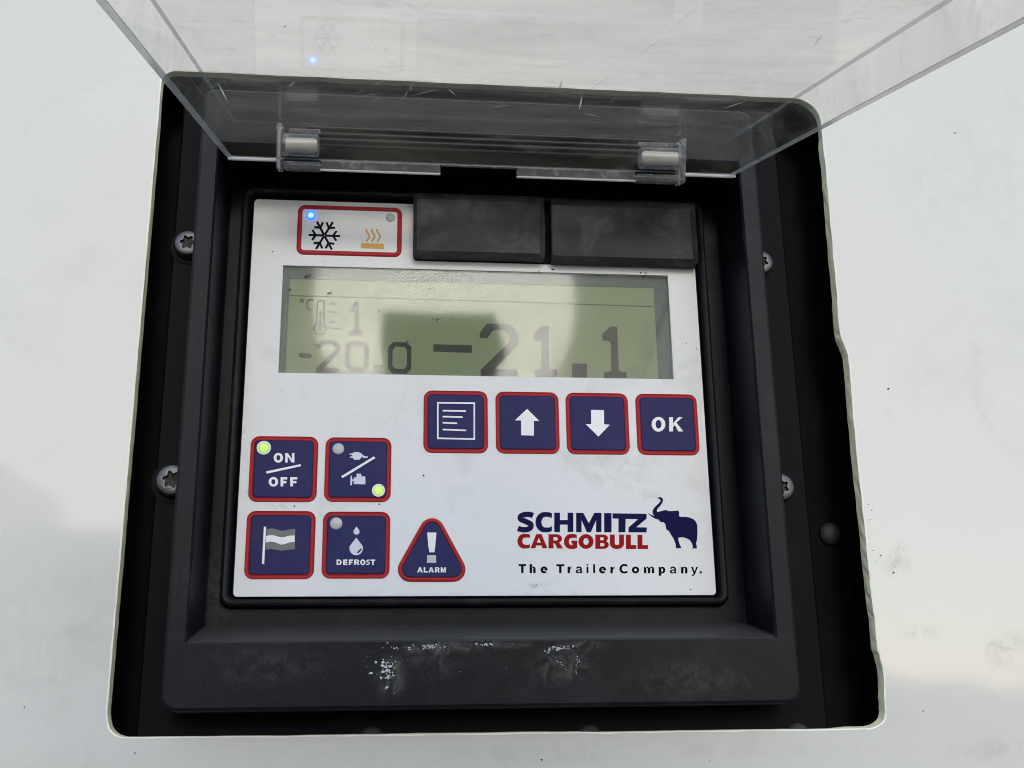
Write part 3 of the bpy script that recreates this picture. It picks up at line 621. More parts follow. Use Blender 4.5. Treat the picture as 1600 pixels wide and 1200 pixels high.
def glyph2(ch, x0, x1, zb, zt, T):
    w_, h_ = x1 - x0, zb - zt
    def f(u, v): return (x0 + u * w_, zb - v * h_)
    tw, th = T / w_, T * .85 / h_
    if ch == 'E': return [[f(*p) for p in ((0, 0), (1, 0), (1, th), (tw, th), (tw, .5 - th / 2), (.93, .5 - th / 2), (.93, .5 + th / 2), (tw, .5 + th / 2), (tw, 1 - th), (1, 1 - th), (1, 1), (0, 1))]]
    if ch == 'F': return [[f(*p) for p in ((0, 0), (tw, 0), (tw, .46 - th / 2), (.88, .46 - th / 2), (.88, .46 + th / 2), (tw, .46 + th / 2), (tw, 1 - th), (1, 1 - th), (1, 1), (0, 1))]]
    if ch == 'N': return [[f(*p) for p in ((0, 0), (tw * .92, 0), (tw * .92, .66), (1 - tw, 0), (1, 0), (1, 1), (1 - tw * .92, 1), (1 - tw * .92, .34), (tw, 1), (0, 1))]]
    if ch == 'K': return [[f(*p) for p in ((0, 0), (tw, 0), (tw, .30), (tw + .14, .44), (1 - tw * 1.22, 0), (1.02, 0), (.52, .62), (.98, 1), (1 - tw * 1.2, 1), (tw, .56), (tw, 1), (0, 1))]]
    if ch == 'T': return [[f(*p) for p in ((.5 - tw / 2, 0), (.5 + tw / 2, 0), (.5 + tw / 2, 1 - th), (1, 1 - th), (1, 1), (0, 1), (0, 1 - th), (.5 - tw / 2, 1 - th))]]
    if ch == 'D': return [[f(*p) for p in [(0, 0), (.48, 0)] + arc(.5, .5, .5, .5, -90, 90, 14) + [(.48, 1), (0, 1)]], [f(*p) for p in [(tw, th), (.46, th)] + arc(.48, .5, .52 - tw, .5 - th, -88, 88, 12) + [(.46, 1 - th), (tw, 1 - th)]]]
    if ch == '.': return [[f(*p) for p in ((0, 0), (1, 0), (1, 1), (0, 1))]]
    # lower case: zb..zt is the height the letter fills
    if ch == 'h': return [[f(*p) for p in [(0, 0), (tw, 0), (tw, .42)] + arc(.53, .42, .47 - tw * .9, .19, 180, 0, 10)[1:-1] + [(1 - tw, .42), (1 - tw, 0), (1, 0), (1, .46)] + arc(.56, .46, .44, .27, 0, 140, 9)[1:] + [(tw, .62), (tw, 1), (0, 1)]]]
    if ch == 'n': return [[f(*p) for p in [(0, 0), (tw, 0), (tw, .58)] + arc(.53, .58, .47 - tw * .9, .24, 180, 0, 10)[1:-1] + [(1 - tw, .58), (1 - tw, 0), (1, 0), (1, .64)] + arc(.56, .64, .44, .37, 0, 140, 9)[1:] + [(tw, .86), (tw, .98), (0, .98)]]]
    if ch == 'm':
        return [[f(*p) for p in [(0, 0), (tw, 0), (tw, .6)] + arc(.29, .6, .21 - tw * .55, .23, 180, 0, 8)[1:-1] + [(.5 - tw / 2, .6), (.5 - tw / 2, 0), (.5 + tw / 2, 0), (.5 + tw / 2, .6)] + arc(.73, .6, .23 - tw * .62, .23, 180, 0, 8)[1:-1] + [(1 - tw, .6), (1 - tw, 0), (1, 0), (1, .66)] + arc(.77, .66, .23, .36, 0, 150, 8)[1:] + [(.52, .84)] + arc(.30, .66, .2, .36, 40, 150, 8) + [(tw, .86), (tw, .98), (0, .98)]]]
    if ch == 'r': return [[f(*p) for p in [(0, 0), (tw, 0), (tw, .52), (tw * 1.25, .68), (tw * 1.8, .76), (.92, .77), (1, 1.0), (.8, 1.02), (tw * 1.5, .95), (tw, .82), (tw, .98), (0, .98)]]]
    if ch == 'i': return [[f(*p) for p in ((0, 0), (1, 0), (1, .72), (0, .72))], [f(*p) for p in ((0, .84), (1, .84), (1, 1), (0, 1))]]
    if ch == 'l': return [[f(*p) for p in ((0, 0), (1, 0), (1, 1), (0, 1))]]
    if ch == 'o': return [[f(*p) for p in arc(.5, .5, .5, .52, 0, 345, 23)], [f(*p) for p in arc(.5, .5, .5 - tw, .52 - th, 0, 345, 23)]]
    if ch == 'e':
        return [[f(*p) for p in arc(.5, .5, .5, .52, 0, 322, 24) + arc(.5, .5, .5 - tw, .52 - th, 318, 190, 9) + [(1, .40)]], [f(*p) for p in arc(.5, .58, .5 - tw, .44 - th, 6, 174, 10)]]
    if ch == 'a':
        return [[f(*p) for p in [(.05, .70)] + arc(.48, .66, .44, .36, 160, 0, 12) + [(.92, .2), (1, 0), (.74, 0), (.70, .10)] + [(.5, -.02), (.3, -.03), (.1, .05), (0, .24), (.08, .44), (.3, .55), (.68, .60), (.67, .72), (.56, .79), (.4, .78), (.30, .68)]], [f(*p) for p in ((.68, .44), (.42, .38), (.29, .30), (.28, .21), (.4, .14), (.54, .16), (.66, .26))]]
    if ch == 'p':
        return [[f(*p) for p in [(0, 0), (tw, 0), (tw, .32)] + arc(.53, .62, .47, .37, -130, 130, 18) + [(tw, .9), (tw, .97), (0, .97)]], [f(*p) for p in arc(.51, .62, .49 - tw, .37 - th * .8, 0, 345, 18)]]
    if ch == 'y': return [[f(*p) for p in ((.08, .02), (.10, .14), (.28, .15), (.36, .27), (0, 1), (.26, 1), (.50, .50), (.76, 1), (1, 1), (.56, .18), (.44, .04), (.28, 0))]]
    return glyph(ch, x0, x1, zb, zt, T)
def word(items, zb, zt, T, conv, y, d):
    out = []
    for q in items:
        ch, x0, x1 = q[:3]; b_, t_ = (q[3], q[4]) if len(q) > 3 else (zb, zt)
        out.append(flat([conv(*lp) for lp in glyph2(ch, x0, x1, b_, t_, T)], y, d))
    return join(*out)
def a4(*pts): return zz(*A4, pts)
link('lettering', word((('O', 1261, 1332), ('K', 1352, 1424)), 280, 206, 20, a4, KY, .00012), M['white'], okk)
link('lettering', word((('O', 256, 321), ('N', 336, 400)), 278, 213, 19, a1, KY, .00012), M['white'], onf)
link('lettering', word((('O', 221, 287), ('F', 304, 350), ('F', 371, 420)), 444, 380, 19, a1, KY, .00012), M['white'], onf)
link('lettering', word((('D', 693, 728), ('E', 738, 768), ('F', 778, 806), ('R', 815, 851), ('O', 857, 893), ('S', 897, 925), ('T', 929, 961)), 990, 952, 11, a1, KY, .00012), M['white'], dfr)
link('lettering', word((('A', 1253, 1291), ('L', 1298, 1326), ('A', 1331, 1369), ('R', 1376, 1409), ('M', 1416, 1452)), 1042, 1006, 10.5, a1, KY, .00012), M['white'], alarm)
logo = link('maker_logo', join(*[flat([a3(*lp) for lp in glyph(ch, x0, x1, zb, zt, T)], LY, .00008) for ch, x0, x1, zb, zt, T in (
    ('S', 131, 258, 381, 237, 46), ('C', 267, 390, 382, 238, 44), ('H', 405, 545, 382, 240, 42), ('M', 566, 752, 383, 241, 46), ('I', 772, 826, 384, 243, 50))]
    + [flat([a3((834, 245), (1084, 248), (1084, 283), (1008, 347), (1086, 349), (1084, 385), (950, 384), (952, 348), (1020, 288), (930, 286), (928, 384), (877, 384), (877, 284), (834, 283))], LY, .00008)]), M['navy'], unit, label='navy lettering SCHMITZ')
link('second_line', join(*[flat([a3(*lp) for lp in glyph(ch, x0, x1, zb, zt, T)], LY, .00008) for ch, x0, x1, zb, zt, T in (
    ('C', 134, 228, 502, 397, 36), ('A', 230, 354, 502, 398, 37), ('R', 363, 466, 503, 399, 36), ('G', 476, 574, 505, 399, 36), ('O', 583, 694, 504, 400, 36), ('B', 707, 806, 506, 401, 36), ('U', 814, 918, 506, 401, 36), ('L', 932, 1008, 507, 402, 36), ('L', 1017, 1095, 507, 403, 36))]), M['logored'], logo, label='red lettering CARGOBULL')
eleph = [(1162, 134), (1172, 127), (1188, 125), (1202, 136), (1205, 154), (1196, 174), (1180, 194), (1164, 212), (1158, 226), (1166, 236), (1180, 231), (1198, 226), (1224, 220), (1244, 228), (1270, 228), (1318, 224), (1324, 240), (1322, 266), (1336, 270), (1366, 270), (1396, 275), (1428, 287), (1448, 308), (1457, 334), (1458, 380), (1455, 440), (1448, 462), (1452, 486), (1454, 503), (1420, 504), (1424, 488), (1416, 464), (1402, 442), (1378, 428), (1346, 420), (1318, 424), (1318, 444), (1326, 470), (1340, 500), (1302, 503), (1296, 466), (1282, 430), (1262, 400), (1247, 374), (1230, 364), (1225, 346), (1222, 324), (1208, 310), (1190, 310), (1178, 300), (1172, 290), (1150, 286), (1122, 270), (1104, 254), (1092, 240), (1112, 252), (1132, 262), (1140, 264), (1128, 246), (1128, 226), (1138, 206), (1154, 188), (1170, 174), (1184, 160), (1186, 148), (1178, 138)]
ink('elephant_emblem', [a3(*eleph)], 'navy', logo)
link('slogan', word((('T', 143, 197, 684, 618), ('h', 224, 268, 684, 618), ('e', 304, 356, 685, 636), ('T', 420, 479, 684, 619), ('r', 503, 533, 684, 636), ('a', 562, 612, 685, 636), ('i', 642, 656, 685, 619), ('l', 691, 705, 685, 619), ('e', 734, 786, 686, 637), ('r', 818, 850, 686, 637), ('C', 884, 944, 686, 619), ('o', 975, 1030, 686, 637), ('m', 1064, 1140, 686, 637), ('p', 1173, 1222, 704, 637), ('a', 1254, 1304, 686, 637), ('n', 1337, 1384, 687, 638), ('y', 1411, 1462, 705, 638), ('.', 1474, 1490, 687, 671)), 684, 618, 18, a3, LY, .00008), M['black'], logo)

# ------------------------------------------------------------------ fasteners
def screw(u, v, y, r_, turn, parent=unit, mat='steel', label=None):
    c = at(u, v, y); n = 48
    def circ(rad, yy): return [(c.x + rad * math.cos(2 * math.pi * k / n), yy, c.z + rad * math.sin(2 * math.pi * k / n)) for k in range(n)]
    def star(sc, yy): return [(c.x + sc * (1 + .20 * math.cos(6 * (2 * math.pi * k / n) + turn)) * math.cos(2 * math.pi * k / n), yy, c.z + sc * (1 + .20 * math.cos(6 * (2 * math.pi * k / n) + turn)) * math.sin(2 * math.pi * k / n)) for k in range(n)]
    head = loft([circ(r_, FLY - .0001), circ(r_, y + .0012), circ(r_ * .93, y + .0004), circ(r_ * .78, y), star(r_ * .50, y + .00005), star(r_ * .46, y + .0016)])
    o = link('screw', head, M[mat], parent, smooth=True, auto=35, label=label)
    link('drive_socket', loft([star(r_ * .462, y + .00155), star(r_ * .05, y + .0019)], cap1=True), M['hole'], o)
    # raised black ring drawing the shadow of the counterbore round the head
    link('counterbore', loft([circ(r_ * 1.42, FLY - .0001), circ(r_ * 1.40, FLY - .0006), circ(r_ * 1.12, FLY - .0006), circ(r_ * 1.10, FLY - .0001)]), M['gap'], o)
screw(293, 378, -.0180, .0056, .4); screw(268, 749, -.0180, .0062, 1.1)
screw(1190, 408, -.0180, .0054, 2.0); screw(1221, 760, -.0180, .0058, 2.9)
for u in (580, 920, 1245):
    c = at(u, 1151 - (u - 580) * .009, FLY)
    link('screw', lathe([(.0052, 0), (.0050, .0016), (.0040, .0030), (.002, .0037), (0, .0039)], (c.x, FLY - .0001, c.z - .0012), 24), M['rivet'], unit, smooth=True, label='dark screw head half hidden by the lower edge of the opening')
c = at(1297, 835, PANY)
link('rivet', lathe([(.0052, 0), (.005, .0012), (.0036, .0026), (.0018, .0032), (0, .0034)], (c.x, PANY - .0001, c.z), 24), M['rivet'], unit, smooth=True)
# folded rib of the housing on the right
p0, p1 = at(1322, 870, PANY), at(1345, 1150, PANY)
link('housing_rib', me_from([(p0.x, PANY, p0.z), (p0.x + .003, PANY, p0.z), (p1.x + .003, PANY, p1.z), (p1.x, PANY, p1.z), (p0.x + .0012, PANY - .0012, p0.z), (p1.x + .0012, PANY - .0012, p1.z)], [(0, 4, 5, 3), (4, 1, 2, 5), (0, 1, 4), (3, 5, 2), (0, 3, 2, 1)]), M['pan'], unit)

# ------------------------------------------------------------------ raised clear lid
LX_0, LX_1, HY, HZ, LD, TH, TP = -.10735, .10886, -.03864, .08862, .01522, 1.25604, .00291
E_ = Vector((0, -math.sin(TH), -math.cos(TH))); N_ = Vector((0, -math.cos(TH), math.sin(TH)))
O_ = Vector((0, HY, HZ))
LLEN = .262
def lp(x, e, n): p = O_ + E_ * e + N_ * n; return (x, p.y, p.z)
WTK = .0024
def ring(x0, x1, e0, e1, n, r_, k=5): return [lp(p[0], p[1], n) for p in rr(x0, x1, e0, e1, r_, k)]
ti = TP
tray = loft([ring(LX_0 + WTK, LX_1 - WTK, WTK, LLEN - WTK, 0, .0012), ring(LX_0 + WTK + ti, LX_1 - WTK - ti, WTK + .0004, LLEN - WTK - ti, LD - WTK, .0012)], cap1=True)
tray_o = loft([ring(LX_0, LX_1, 0, LLEN, 0, .0026), ring(LX_0 + ti * .9, LX_1 - ti * .9, .0002, LLEN - ti, LD - .0012, .0026), ring(LX_0 + ti + .0008, LX_1 - ti - .0008, .0010, LLEN - ti - .001, LD, .0022)], cap1=True)
lid = link('lid', tray_o, M['lid'], unit, label='clear plastic lid swung up on its hinge')
link('lid_lining', tray, M['lidinner'], lid)
link('lid_corner', loft([ring(LX_0 + ti * .9 + .0002, LX_1 - ti * .9 - .0002, .0004, LLEN - ti - .0004, LD - .0013, .0026), ring(LX_0 + ti + .0006, LX_1 - ti - .0006, .0011, LLEN - ti - .001, LD - .0002, .0022)]), M['lidedge'], lid)
rim = loft([ring(LX_0, LX_1, 0, LLEN, 0, .0026), ring(LX_0 + .0001, LX_1 - .0001, .0001, LLEN - .0001, -.0004, .0026), ring(LX_0 + WTK - .0001, LX_1 - WTK + .0001, WTK - .0001, LLEN - WTK + .0001, -.0004, .0012), ring(LX_0 + WTK, LX_1 - WTK, WTK, LLEN - WTK, 0, .0012)])
link('lid_rim', rim, M['lidrim'], lid, label='greyish moulded rim of the lid')
def lbox(x0, x1, e0, e1, n0, n1, name, mat, bev=.0005, label=None):
    V = [lp(x, e, n) for x in (x0, x1) for e in (e0, e1) for n in (n0, n1)]
    me = me_from(V, [(0, 1, 3, 2), (4, 6, 7, 5), (0, 4, 5, 1), (2, 3, 7, 6), (0, 2, 6, 4), (1, 5, 7, 3)])
    return link(name, me, M[mat], lid, bevel=bev, label=label)
def lx(u, v): return at(u, v, HY).x
for ua, ub in ((357, 433), (1066, 1147)): lbox(lx(ua, 245), lx(ub, 270), -.0001, WTK + .0001, -.0016, -.0005, 'hinge_edge_glint', 'glint_scratch', .0003)  # white strips painting the bright edge-lit line of the rim
lbox(lx(690, 255), lx(805, 260), -.0001, WTK + .0001, -.0011, -.0005, 'hinge_edge_glint', 'milky', .0002)
for ua, ub, v_ in ((501, 688, 262), (807, 992, 268)): lbox(lx(ua, v_), lx(ub, v_), -.0002, WTK, -.0048, -.0042, 'hinge_edge_glint', 'glint_scratch', .0001)  # highlight lines laid on as white strips below the hinge
# scratches on the lid
for (u0, v0), (u1, v1), w_ in (((918, 141), (966, 112), .00022), ((905, 172), (910, 148), .0003), ((910, 176), (938, 183), .0003), ((1000, 85), (1035, 60), .00018), ((1040, 55), (1085, 12), .00014), ((700, 138), (712, 150), .0002), ((640, 150), (690, 138), .00016), ((560, 150), (600, 146), .00018), ((760, 168), (800, 164), .00018), ((340, 128), (356, 160), .0003), ((1130, 170), (1165, 158), .0003)):
    def on_lid(u, v):
        d = right * ((u - 800) / FPX) + fwd + up * (-(v - 600) / FPX); q = O_ + N_ * (LD - WTK - .00012); return CAM + d * ((q - CAM).dot(N_) / d.dot(N_))
    a_, b_ = on_lid(u0, v0), on_lid(u1, v1); m_ = a_.lerp(b_, .5); sd_ = (b_ - a_).cross(N_).normalized() * w_
    link('scratch', me_from([a_, m_ + sd_, b_, m_ - sd_, m_ - N_ * .00005], [(0, 1, 4), (1, 2, 4), (2, 3, 4), (3, 0, 4)]), M['glint_scratch'], lid)
rs = random.Random(5); sV, sF = [], []
for k in range(75):
    if k < 55: u0, v0 = rs.uniform(320, 1210), 0; v0 = 122 + (u0 - 320) * .044 + abs(rs.gauss(0, 26)) - 4
    else: u0, v0 = rs.uniform(330, 1380), rs.uniform(5, 110)
    L_ = rs.uniform(4, 22) if k < 55 else rs.uniform(5, 30); an = rs.gauss(-.35, .6); w_ = rs.uniform(.00018, .0009) if k < 55 else rs.uniform(.0001, .0003)
    a_, b_ = on_lid(u0, v0), on_lid(u0 + L_ * math.cos(an), v0 + L_ * math.sin(an)); sd_ = (b_ - a_).cross(N_).normalized() * w_
    o_ = len(sV); sV += [a_, a_.lerp(b_, .3) + sd_ * rs.uniform(.4, 1.2), a_.lerp(b_, .75) + sd_ * rs.uniform(.2, 1), b_, a_.lerp(b_, .6) - sd_ * rs.uniform(.2, 1)]; sF.append(tuple(range(o_, o_ + 5)))
tag(link('scuff_marks', me_from(sV, sF), M['scuff'], lid), kind='stuff')
# lower strips between the knuckles
lbox(lx(501, 260), lx(688, 262), .0001, WTK, -.0042, -.0006, 'hinge_strip', 'milky')
lbox(lx(807, 266), lx(992, 272), .0001, WTK, -.0042, -.0006, 'hinge_strip', 'milky')
for side, (ua, ub) in enumerate(((434, 501), (991, 1065))):
    xa, xb = lx(ua, 245), lx(ub, 260)
    inner = xb if side == 0 else xa; outer_ = xa if side == 0 else xb; sg = 1 if side == 0 else -1
    # cheek plate, barrel, top bar, milky pin inside
    lbox(*sorted((outer_, outer_ + sg * .0022)), -.0045, .0068, -.0052, .0135, 'hinge_cheek', 'milky')
    lbox(*sorted((outer_ + sg * .0028, inner)), -.0035, .0052, -.0048, -.0018, 'hinge_foot', 'milky')
    lbox(*sorted((outer_ + sg * .0050, inner)), .0004 + WTK, .0058, .0100, .0116, 'hinge_bar', 'milky')
    lbox(*sorted((outer_ - sg * .0003, outer_ + sg * .0006)), -.0045, -.0040, -.0048, .0130, 'knuckle_glint', 'glint_scratch', .0001)  # white strips put in as highlights on the knuckle edges
    lbox(*sorted((outer_ + sg * .0002, outer_ + sg * .0020)), -.0047, -.0040, .0128, .0137, 'knuckle_glint', 'glint_scratch', .0001)
    lbox(*sorted((outer_ + sg * .0050, inner)), -.0036, -.0030, -.0019, -.0014, 'knuckle_glint', 'glint_scratch', .0001)
    c = O_ + E_ * .0062 + N_ * .0046
    link('hinge_barrel', lathe([(.0036, 0), (.0046, .0006), (.0046, abs(inner - outer_) - .0034), (.0036, abs(inner - outer_) - .0028)], (outer_ + sg * .0025, c.y, c.z), 24, (sg, 0, 0)), M['milky'], lid, smooth=True, auto=35)
    link('hinge_pin', lathe([(.0026, 0), (.0030, .0004), (.0030, abs(inner - outer_) - .0064), (.0022, abs(inner - outer_) - .005)], (outer_ + sg * .0038, c.y, c.z), 20, (sg, 0, 0)), M['pin'], lid, smooth=True, auto=35)
# hinge grooves and rod on the top of the bezel behind the lid
for z_, r_ in ((.1000, .0010), (.1028, .0009), (.1056, .0010)):
    link('hinge_rod', lathe([(r_, 0), (r_, .150)], (-.075, BY - r_ * .8, z_), 12, (1, 0, 0)), M['lip'], unit, smooth=True, auto=40)

# ------------------------------------------------------------------ paint flakes and specks
def blob(c, r_, y, th=.00025, n=7):
    a0 = random.random() * 6; ex = random.uniform(.6, 1.5); pts = [(c[0] + ex * r_ * random.uniform(.35, 1.3) * math.cos(a0 + 6.283 * k / n), c[1] + r_ * random.uniform(.45, 1.1) * math.sin(a0 + 6.283 * k / n)) for k in range(n)]
    V = [(p[0], y, p[1]) for p in pts] + [(c[0] + (p[0] - c[0]) * .7, y - th, c[1] + (p[1] - c[1]) * .7) for p in pts]
    return V, [(k, (k + 1) % n, n + (k + 1) % n, n + k) for k in range(n)] + [tuple(range(n, 2 * n))]
def blobs(name, lst, y, mat, parent, th=.0002):
    V, F = [], []
    for c, r_ in lst:
        v, f = blob(c, r_, y, th); o_ = len(V); V += v; F += [tuple(i + o_ for i in q) for q in f]
    return tag(link(name, me_from(V, F), M[mat], parent), kind='stuff')
K = .25 / 1000
def g(u, v, y): return xz(u, v, y)
fl_ = []
for _ in range(70):
    u, v = random.gauss(604, 8), random.gauss(1050, 11); fl_.append((g(u, v, BY), random.choice((.6, .8, 1.1, 1.6, 2.6)) * K))
for _ in range(26): fl_.append((g(random.uniform(596, 690), 1010 + random.gauss(0, 2.4), BY), random.choice((.5, .7, 1.0, 1.4)) * K))
for _ in range(26): fl_.append((g(random.gauss(672, 9), 1011 + random.gauss(0, 2), BY), random.choice((.8, 1.2, 1.8)) * K))
for _ in range(18): fl_.append((g(random.gauss(757, 9), 1007 + random.gauss(0, 1.2), BY), random.choice((.6, 1.0, 1.6)) * K))
for _ in range(34):
    t = random.random(); fl_.append((g(856 + 40 * t, 1015 - 5 * t + random.gauss(0, 1.6), BY), random.choice((.8, 1.2, 1.9)) * K))
for _ in range(12): fl_.append((g(858 + random.gauss(0, 3), 1015 + random.gauss(0, 4), BY), random.choice((.8, 1.4)) * K))
for t in range(14): fl_.append((g(868 + t * 1.4 + random.gauss(0, .6), 1028 + t * 1.6 + random.gauss(0, 1.2), BY), random.choice((.5, .9)) * K))
for t in range(12): fl_.append((g(902 + random.gauss(0, 1.5), 1026 + t * 2.4, BY), random.choice((.5, .9, 1.2)) * K))
for _ in range(24): fl_.append((g(random.uniform(560, 960), random.gauss(1020, 16), BY), random.choice((.3, .45, .6)) * K))
blobs('paint_flakes', fl_, BY, 'flake', unit)
sp = [((662, 743), 2.2), ((592, 788), 1.6), ((460, 791), 1.5), ((426, 393), 1.6), ((505, 408), 1.2), ((1072, 536), 2), ((1088, 545), 1.2), ((1079, 951 - 30), 1.2), ((440, 610), 1.2), ((378, 1200 - 620), 1.2), ((900, 700), .8), ((1084, 480), 1), ((386, 770), 1), ((500, 640), .8), ((842, 424), 2.2), ((846, 428), 1.8), ((864, 421), 2.0), ((1001, 426), 2.4), ((1006, 431), 2.0), ((1009, 427), 1.6), ((760, 915), .8), ((838, 960 - 46), 1.2)]
blobs('dirt_specks', [(g(*c, 0), r_ * K * 1.1) for c, r_ in sp], -.00005, 'speck', unit, .0001)
ls = [((482, 430), 2.6), ((478, 432), 2.4), ((486, 428), 1.8), ((453, 452), 2.4), ((514, 424), 2.2), ((512, 458), 2.6), ((516, 457), 2), ((592, 485), 1.8), ((683, 499), 2.6), ((678, 497), 1.6), ((688, 497), 1.6), ((706, 498), 1.6), ((637, 533), 1.6), ((492, 538), 1.8), ((555, 474), 1.6), ((566, 492), 1.6), ((555, 517), 1.2), ((800, 457), 1.4), ((751, 443), 1.4), ((874, 479), 1.6), ((664, 438), 1.6), ((672, 450), 1.6), ((679, 451), 1.2), ((850, 438), 1.4), ((444, 547), 1.5)]
blobs('dirt_specks', [(g(*c, 0), r_ * K) for c, r_ in ls], .0005, 'speck', unit, .0001)
wsp = [((1492, 208), 2), ((1388, 608), 2.6), ((1458, 241), 1.2), ((1364, 860), 1.4), ((1376, 868), 2), ((1396, 895), 2.2), ((1368, 878), 1.2), ((1355, 905), 1.2), ((1362, 797), 1.2), ((1357, 788), 1.3), ((1360, 812), 1.3), ((1358, 840), 1.2), ((1442, 1111), 1.6), ((211, 1177), 2), ((846, 1187), 2), ((1109, 1188), 1.4), ((1412, 860), 1.2), ((38, 1105), 1.6), ((445, 41), 2.2), ((603, 78), 1.8), ((1200, 125), 1.8), ((1398, 886), 1.4)]
blobs('dirt_specks', [(g(*c, WY), r_ * .22 / 1000) for c, r_ in wsp], WY - .00004, 'speck', wall, .0001)

# ------------------------------------------------------------------ behind the camera: what the glossy wall and the screen mirror
GZ = -1.40
def skin(name, verts, edges, mat, parent, sub=2, label=None):
    bm = bmesh.new(); sl_ = bm.verts.layers.skin.verify(); bv = []
    c = Vector(verts[0][:3])
    for i, q in enumerate(verts):
        v = bm.verts.new(Vector(q[:3]) - c); rad = q[3]; v[sl_].radius = rad if isinstance(rad, tuple) else (rad, rad); v[sl_].use_root = (i == 0); bv.append(v)
    for a, b_ in edges: bm.edges.new((bv[a], bv[b_]))
    me = bpy.data.meshes.new(name); bm.to_mesh(me); bm.free()
    o = bpy.data.objects.new(name, me); COL.objects.link(o); WORLD[o.name] = c
    o.parent = parent; o.location = c - WORLD[parent.name]
    me.materials.append(mat)
    s_ = o.modifiers.new('skin', 'SKIN'); s_.use_smooth_shade = True; s_.branch_smoothing = .6
    u_ = o.modifiers.new('sub', 'SUBSURF'); u_.levels = sub; u_.render_levels = sub
    if label: o['label'] = label
    return o
PX, PY = 0.03, -1.06
person = thing('person', (PX, PY, GZ), 'person in dark jacket standing in front of the wall holding a phone', 'person')
skin_m = plastic('skin', (.42, .25, .18), .55, .4, var=.08, vscale=40)
jacket = plastic('navy_jacket', (.012, .014, .02), .8, .3, var=.25, vscale=60, bump=.3, bscale=300)
trous = plastic('grey_trousers', (.03, .03, .035), .85, .2, var=.25, vscale=60, bump=.3, bscale=300)
hair_m = plastic('dark_hair', (.012, .009, .007), .6, .4, var=.3, vscale=300)
shoe_m = plastic('black_boots', (.008, .008, .008), .5, .4)
fl2 = -fwd
phone_c = CAM + fwd * -.0075 + right * .052 - up * .026
hl, hr = phone_c - right * .082, phone_c + right * .082       # the two short ends of the phone
SH = 1.40                                                     # shoulder height above the ground
def P_(x, y, z, r_): return (PX + x, PY + y, GZ + z * .98, r_)
el_l, el_r = Vector((PX - .27, PY + .20, GZ + 1.12)), Vector((PX + .27, PY + .20, GZ + 1.12))
wl, wr = hl + Vector((-.02, -.07, -.03)), hr + Vector((.02, -.07, -.03))
body_v = [P_(0, 0, .95, (.15, .10)), P_(0, 0, 1.15, (.145, .10)), P_(0, .01, 1.33, (.165, .105)), P_(0, .0, 1.46, (.07, .065)), P_(0, .015, 1.53, (.056, .06)), P_(0, .03, 1.62, (.072, .088)), P_(0, .03, 1.72, (.077, .096)), P_(0, .02, 1.79, (.06, .075)),
          P_(-.19, 0, SH, .058), (*el_l, .044), (*wl, .028), P_(.19, 0, SH, .058), (*el_r, .044), (*wr, .028),
          P_(-.10, 0, .86, .092), P_(-.11, .02, .48, .062), P_(-.12, -.01, .09, .042), P_(-.13, .12, .045, .036), P_(.10, 0, .86, .092), P_(.11, .02, .48, .062), P_(.12, -.01, .09, .042), P_(.13, .12, .045, .036)]
body_e = [(0, 1), (1, 2), (2, 3), (3, 4), (4, 5), (5, 6), (6, 7), (2, 8), (8, 9), (9, 10), (2, 11), (11, 12), (12, 13), (0, 14), (14, 15), (15, 16), (16, 17), (0, 18), (18, 19), (19, 20), (20, 21)]
skin('body', body_v, body_e, skin_m, person)
jv = [P_(0, 0, .90, (.185, .135)), P_(0, 0, 1.15, (.18, .135)), P_(0, .01, 1.34, (.19, .135)), P_(0, 0, 1.46, (.095, .09)),
      P_(-.20, 0, SH, .078), (*el_l, .060), (*(wl * .96 + el_l * .04), .042), P_(.20, 0, SH, .078), (*el_r, .060), (*(wr * .96 + el_r * .04), .042)]
skin('jacket', jv, [(0, 1), (1, 2), (2, 3), (2, 4), (4, 5), (5, 6), (2, 7), (7, 8), (8, 9)], jacket, person)
tv = [P_(0, 0, .95, (.17, .12)), P_(-.10, 0, .84, .115), P_(-.11, .02, .48, .082), P_(-.12, -.01, .10, .066), P_(.10, 0, .84, .115), P_(.11, .02, .48, .082), P_(.12, -.01, .10, .066)]
skin('trousers', tv, [(0, 1), (1, 2), (2, 3), (0, 4), (4, 5), (5, 6)], trous, person)
for sx in (-1, 1):
    skin('boot', [P_(sx * .12, -.03, .06, .055), P_(sx * .125, .08, .045, .05), P_(sx * .13, .19, .036, .036)], [(0, 1), (1, 2)], shoe_m, person)
skin('hair', [P_(0, -.01, 1.745, (.083, .095)), P_(0, .03, 1.80, (.074, .085)), P_(0, -.045, 1.66, (.07, .06))], [(0, 1), (0, 2)], hair_m, person)
skin('nose', [P_(0, .115, 1.665, .012), P_(0, .138, 1.64, .016)], [(0, 1)], skin_m, person, 1)
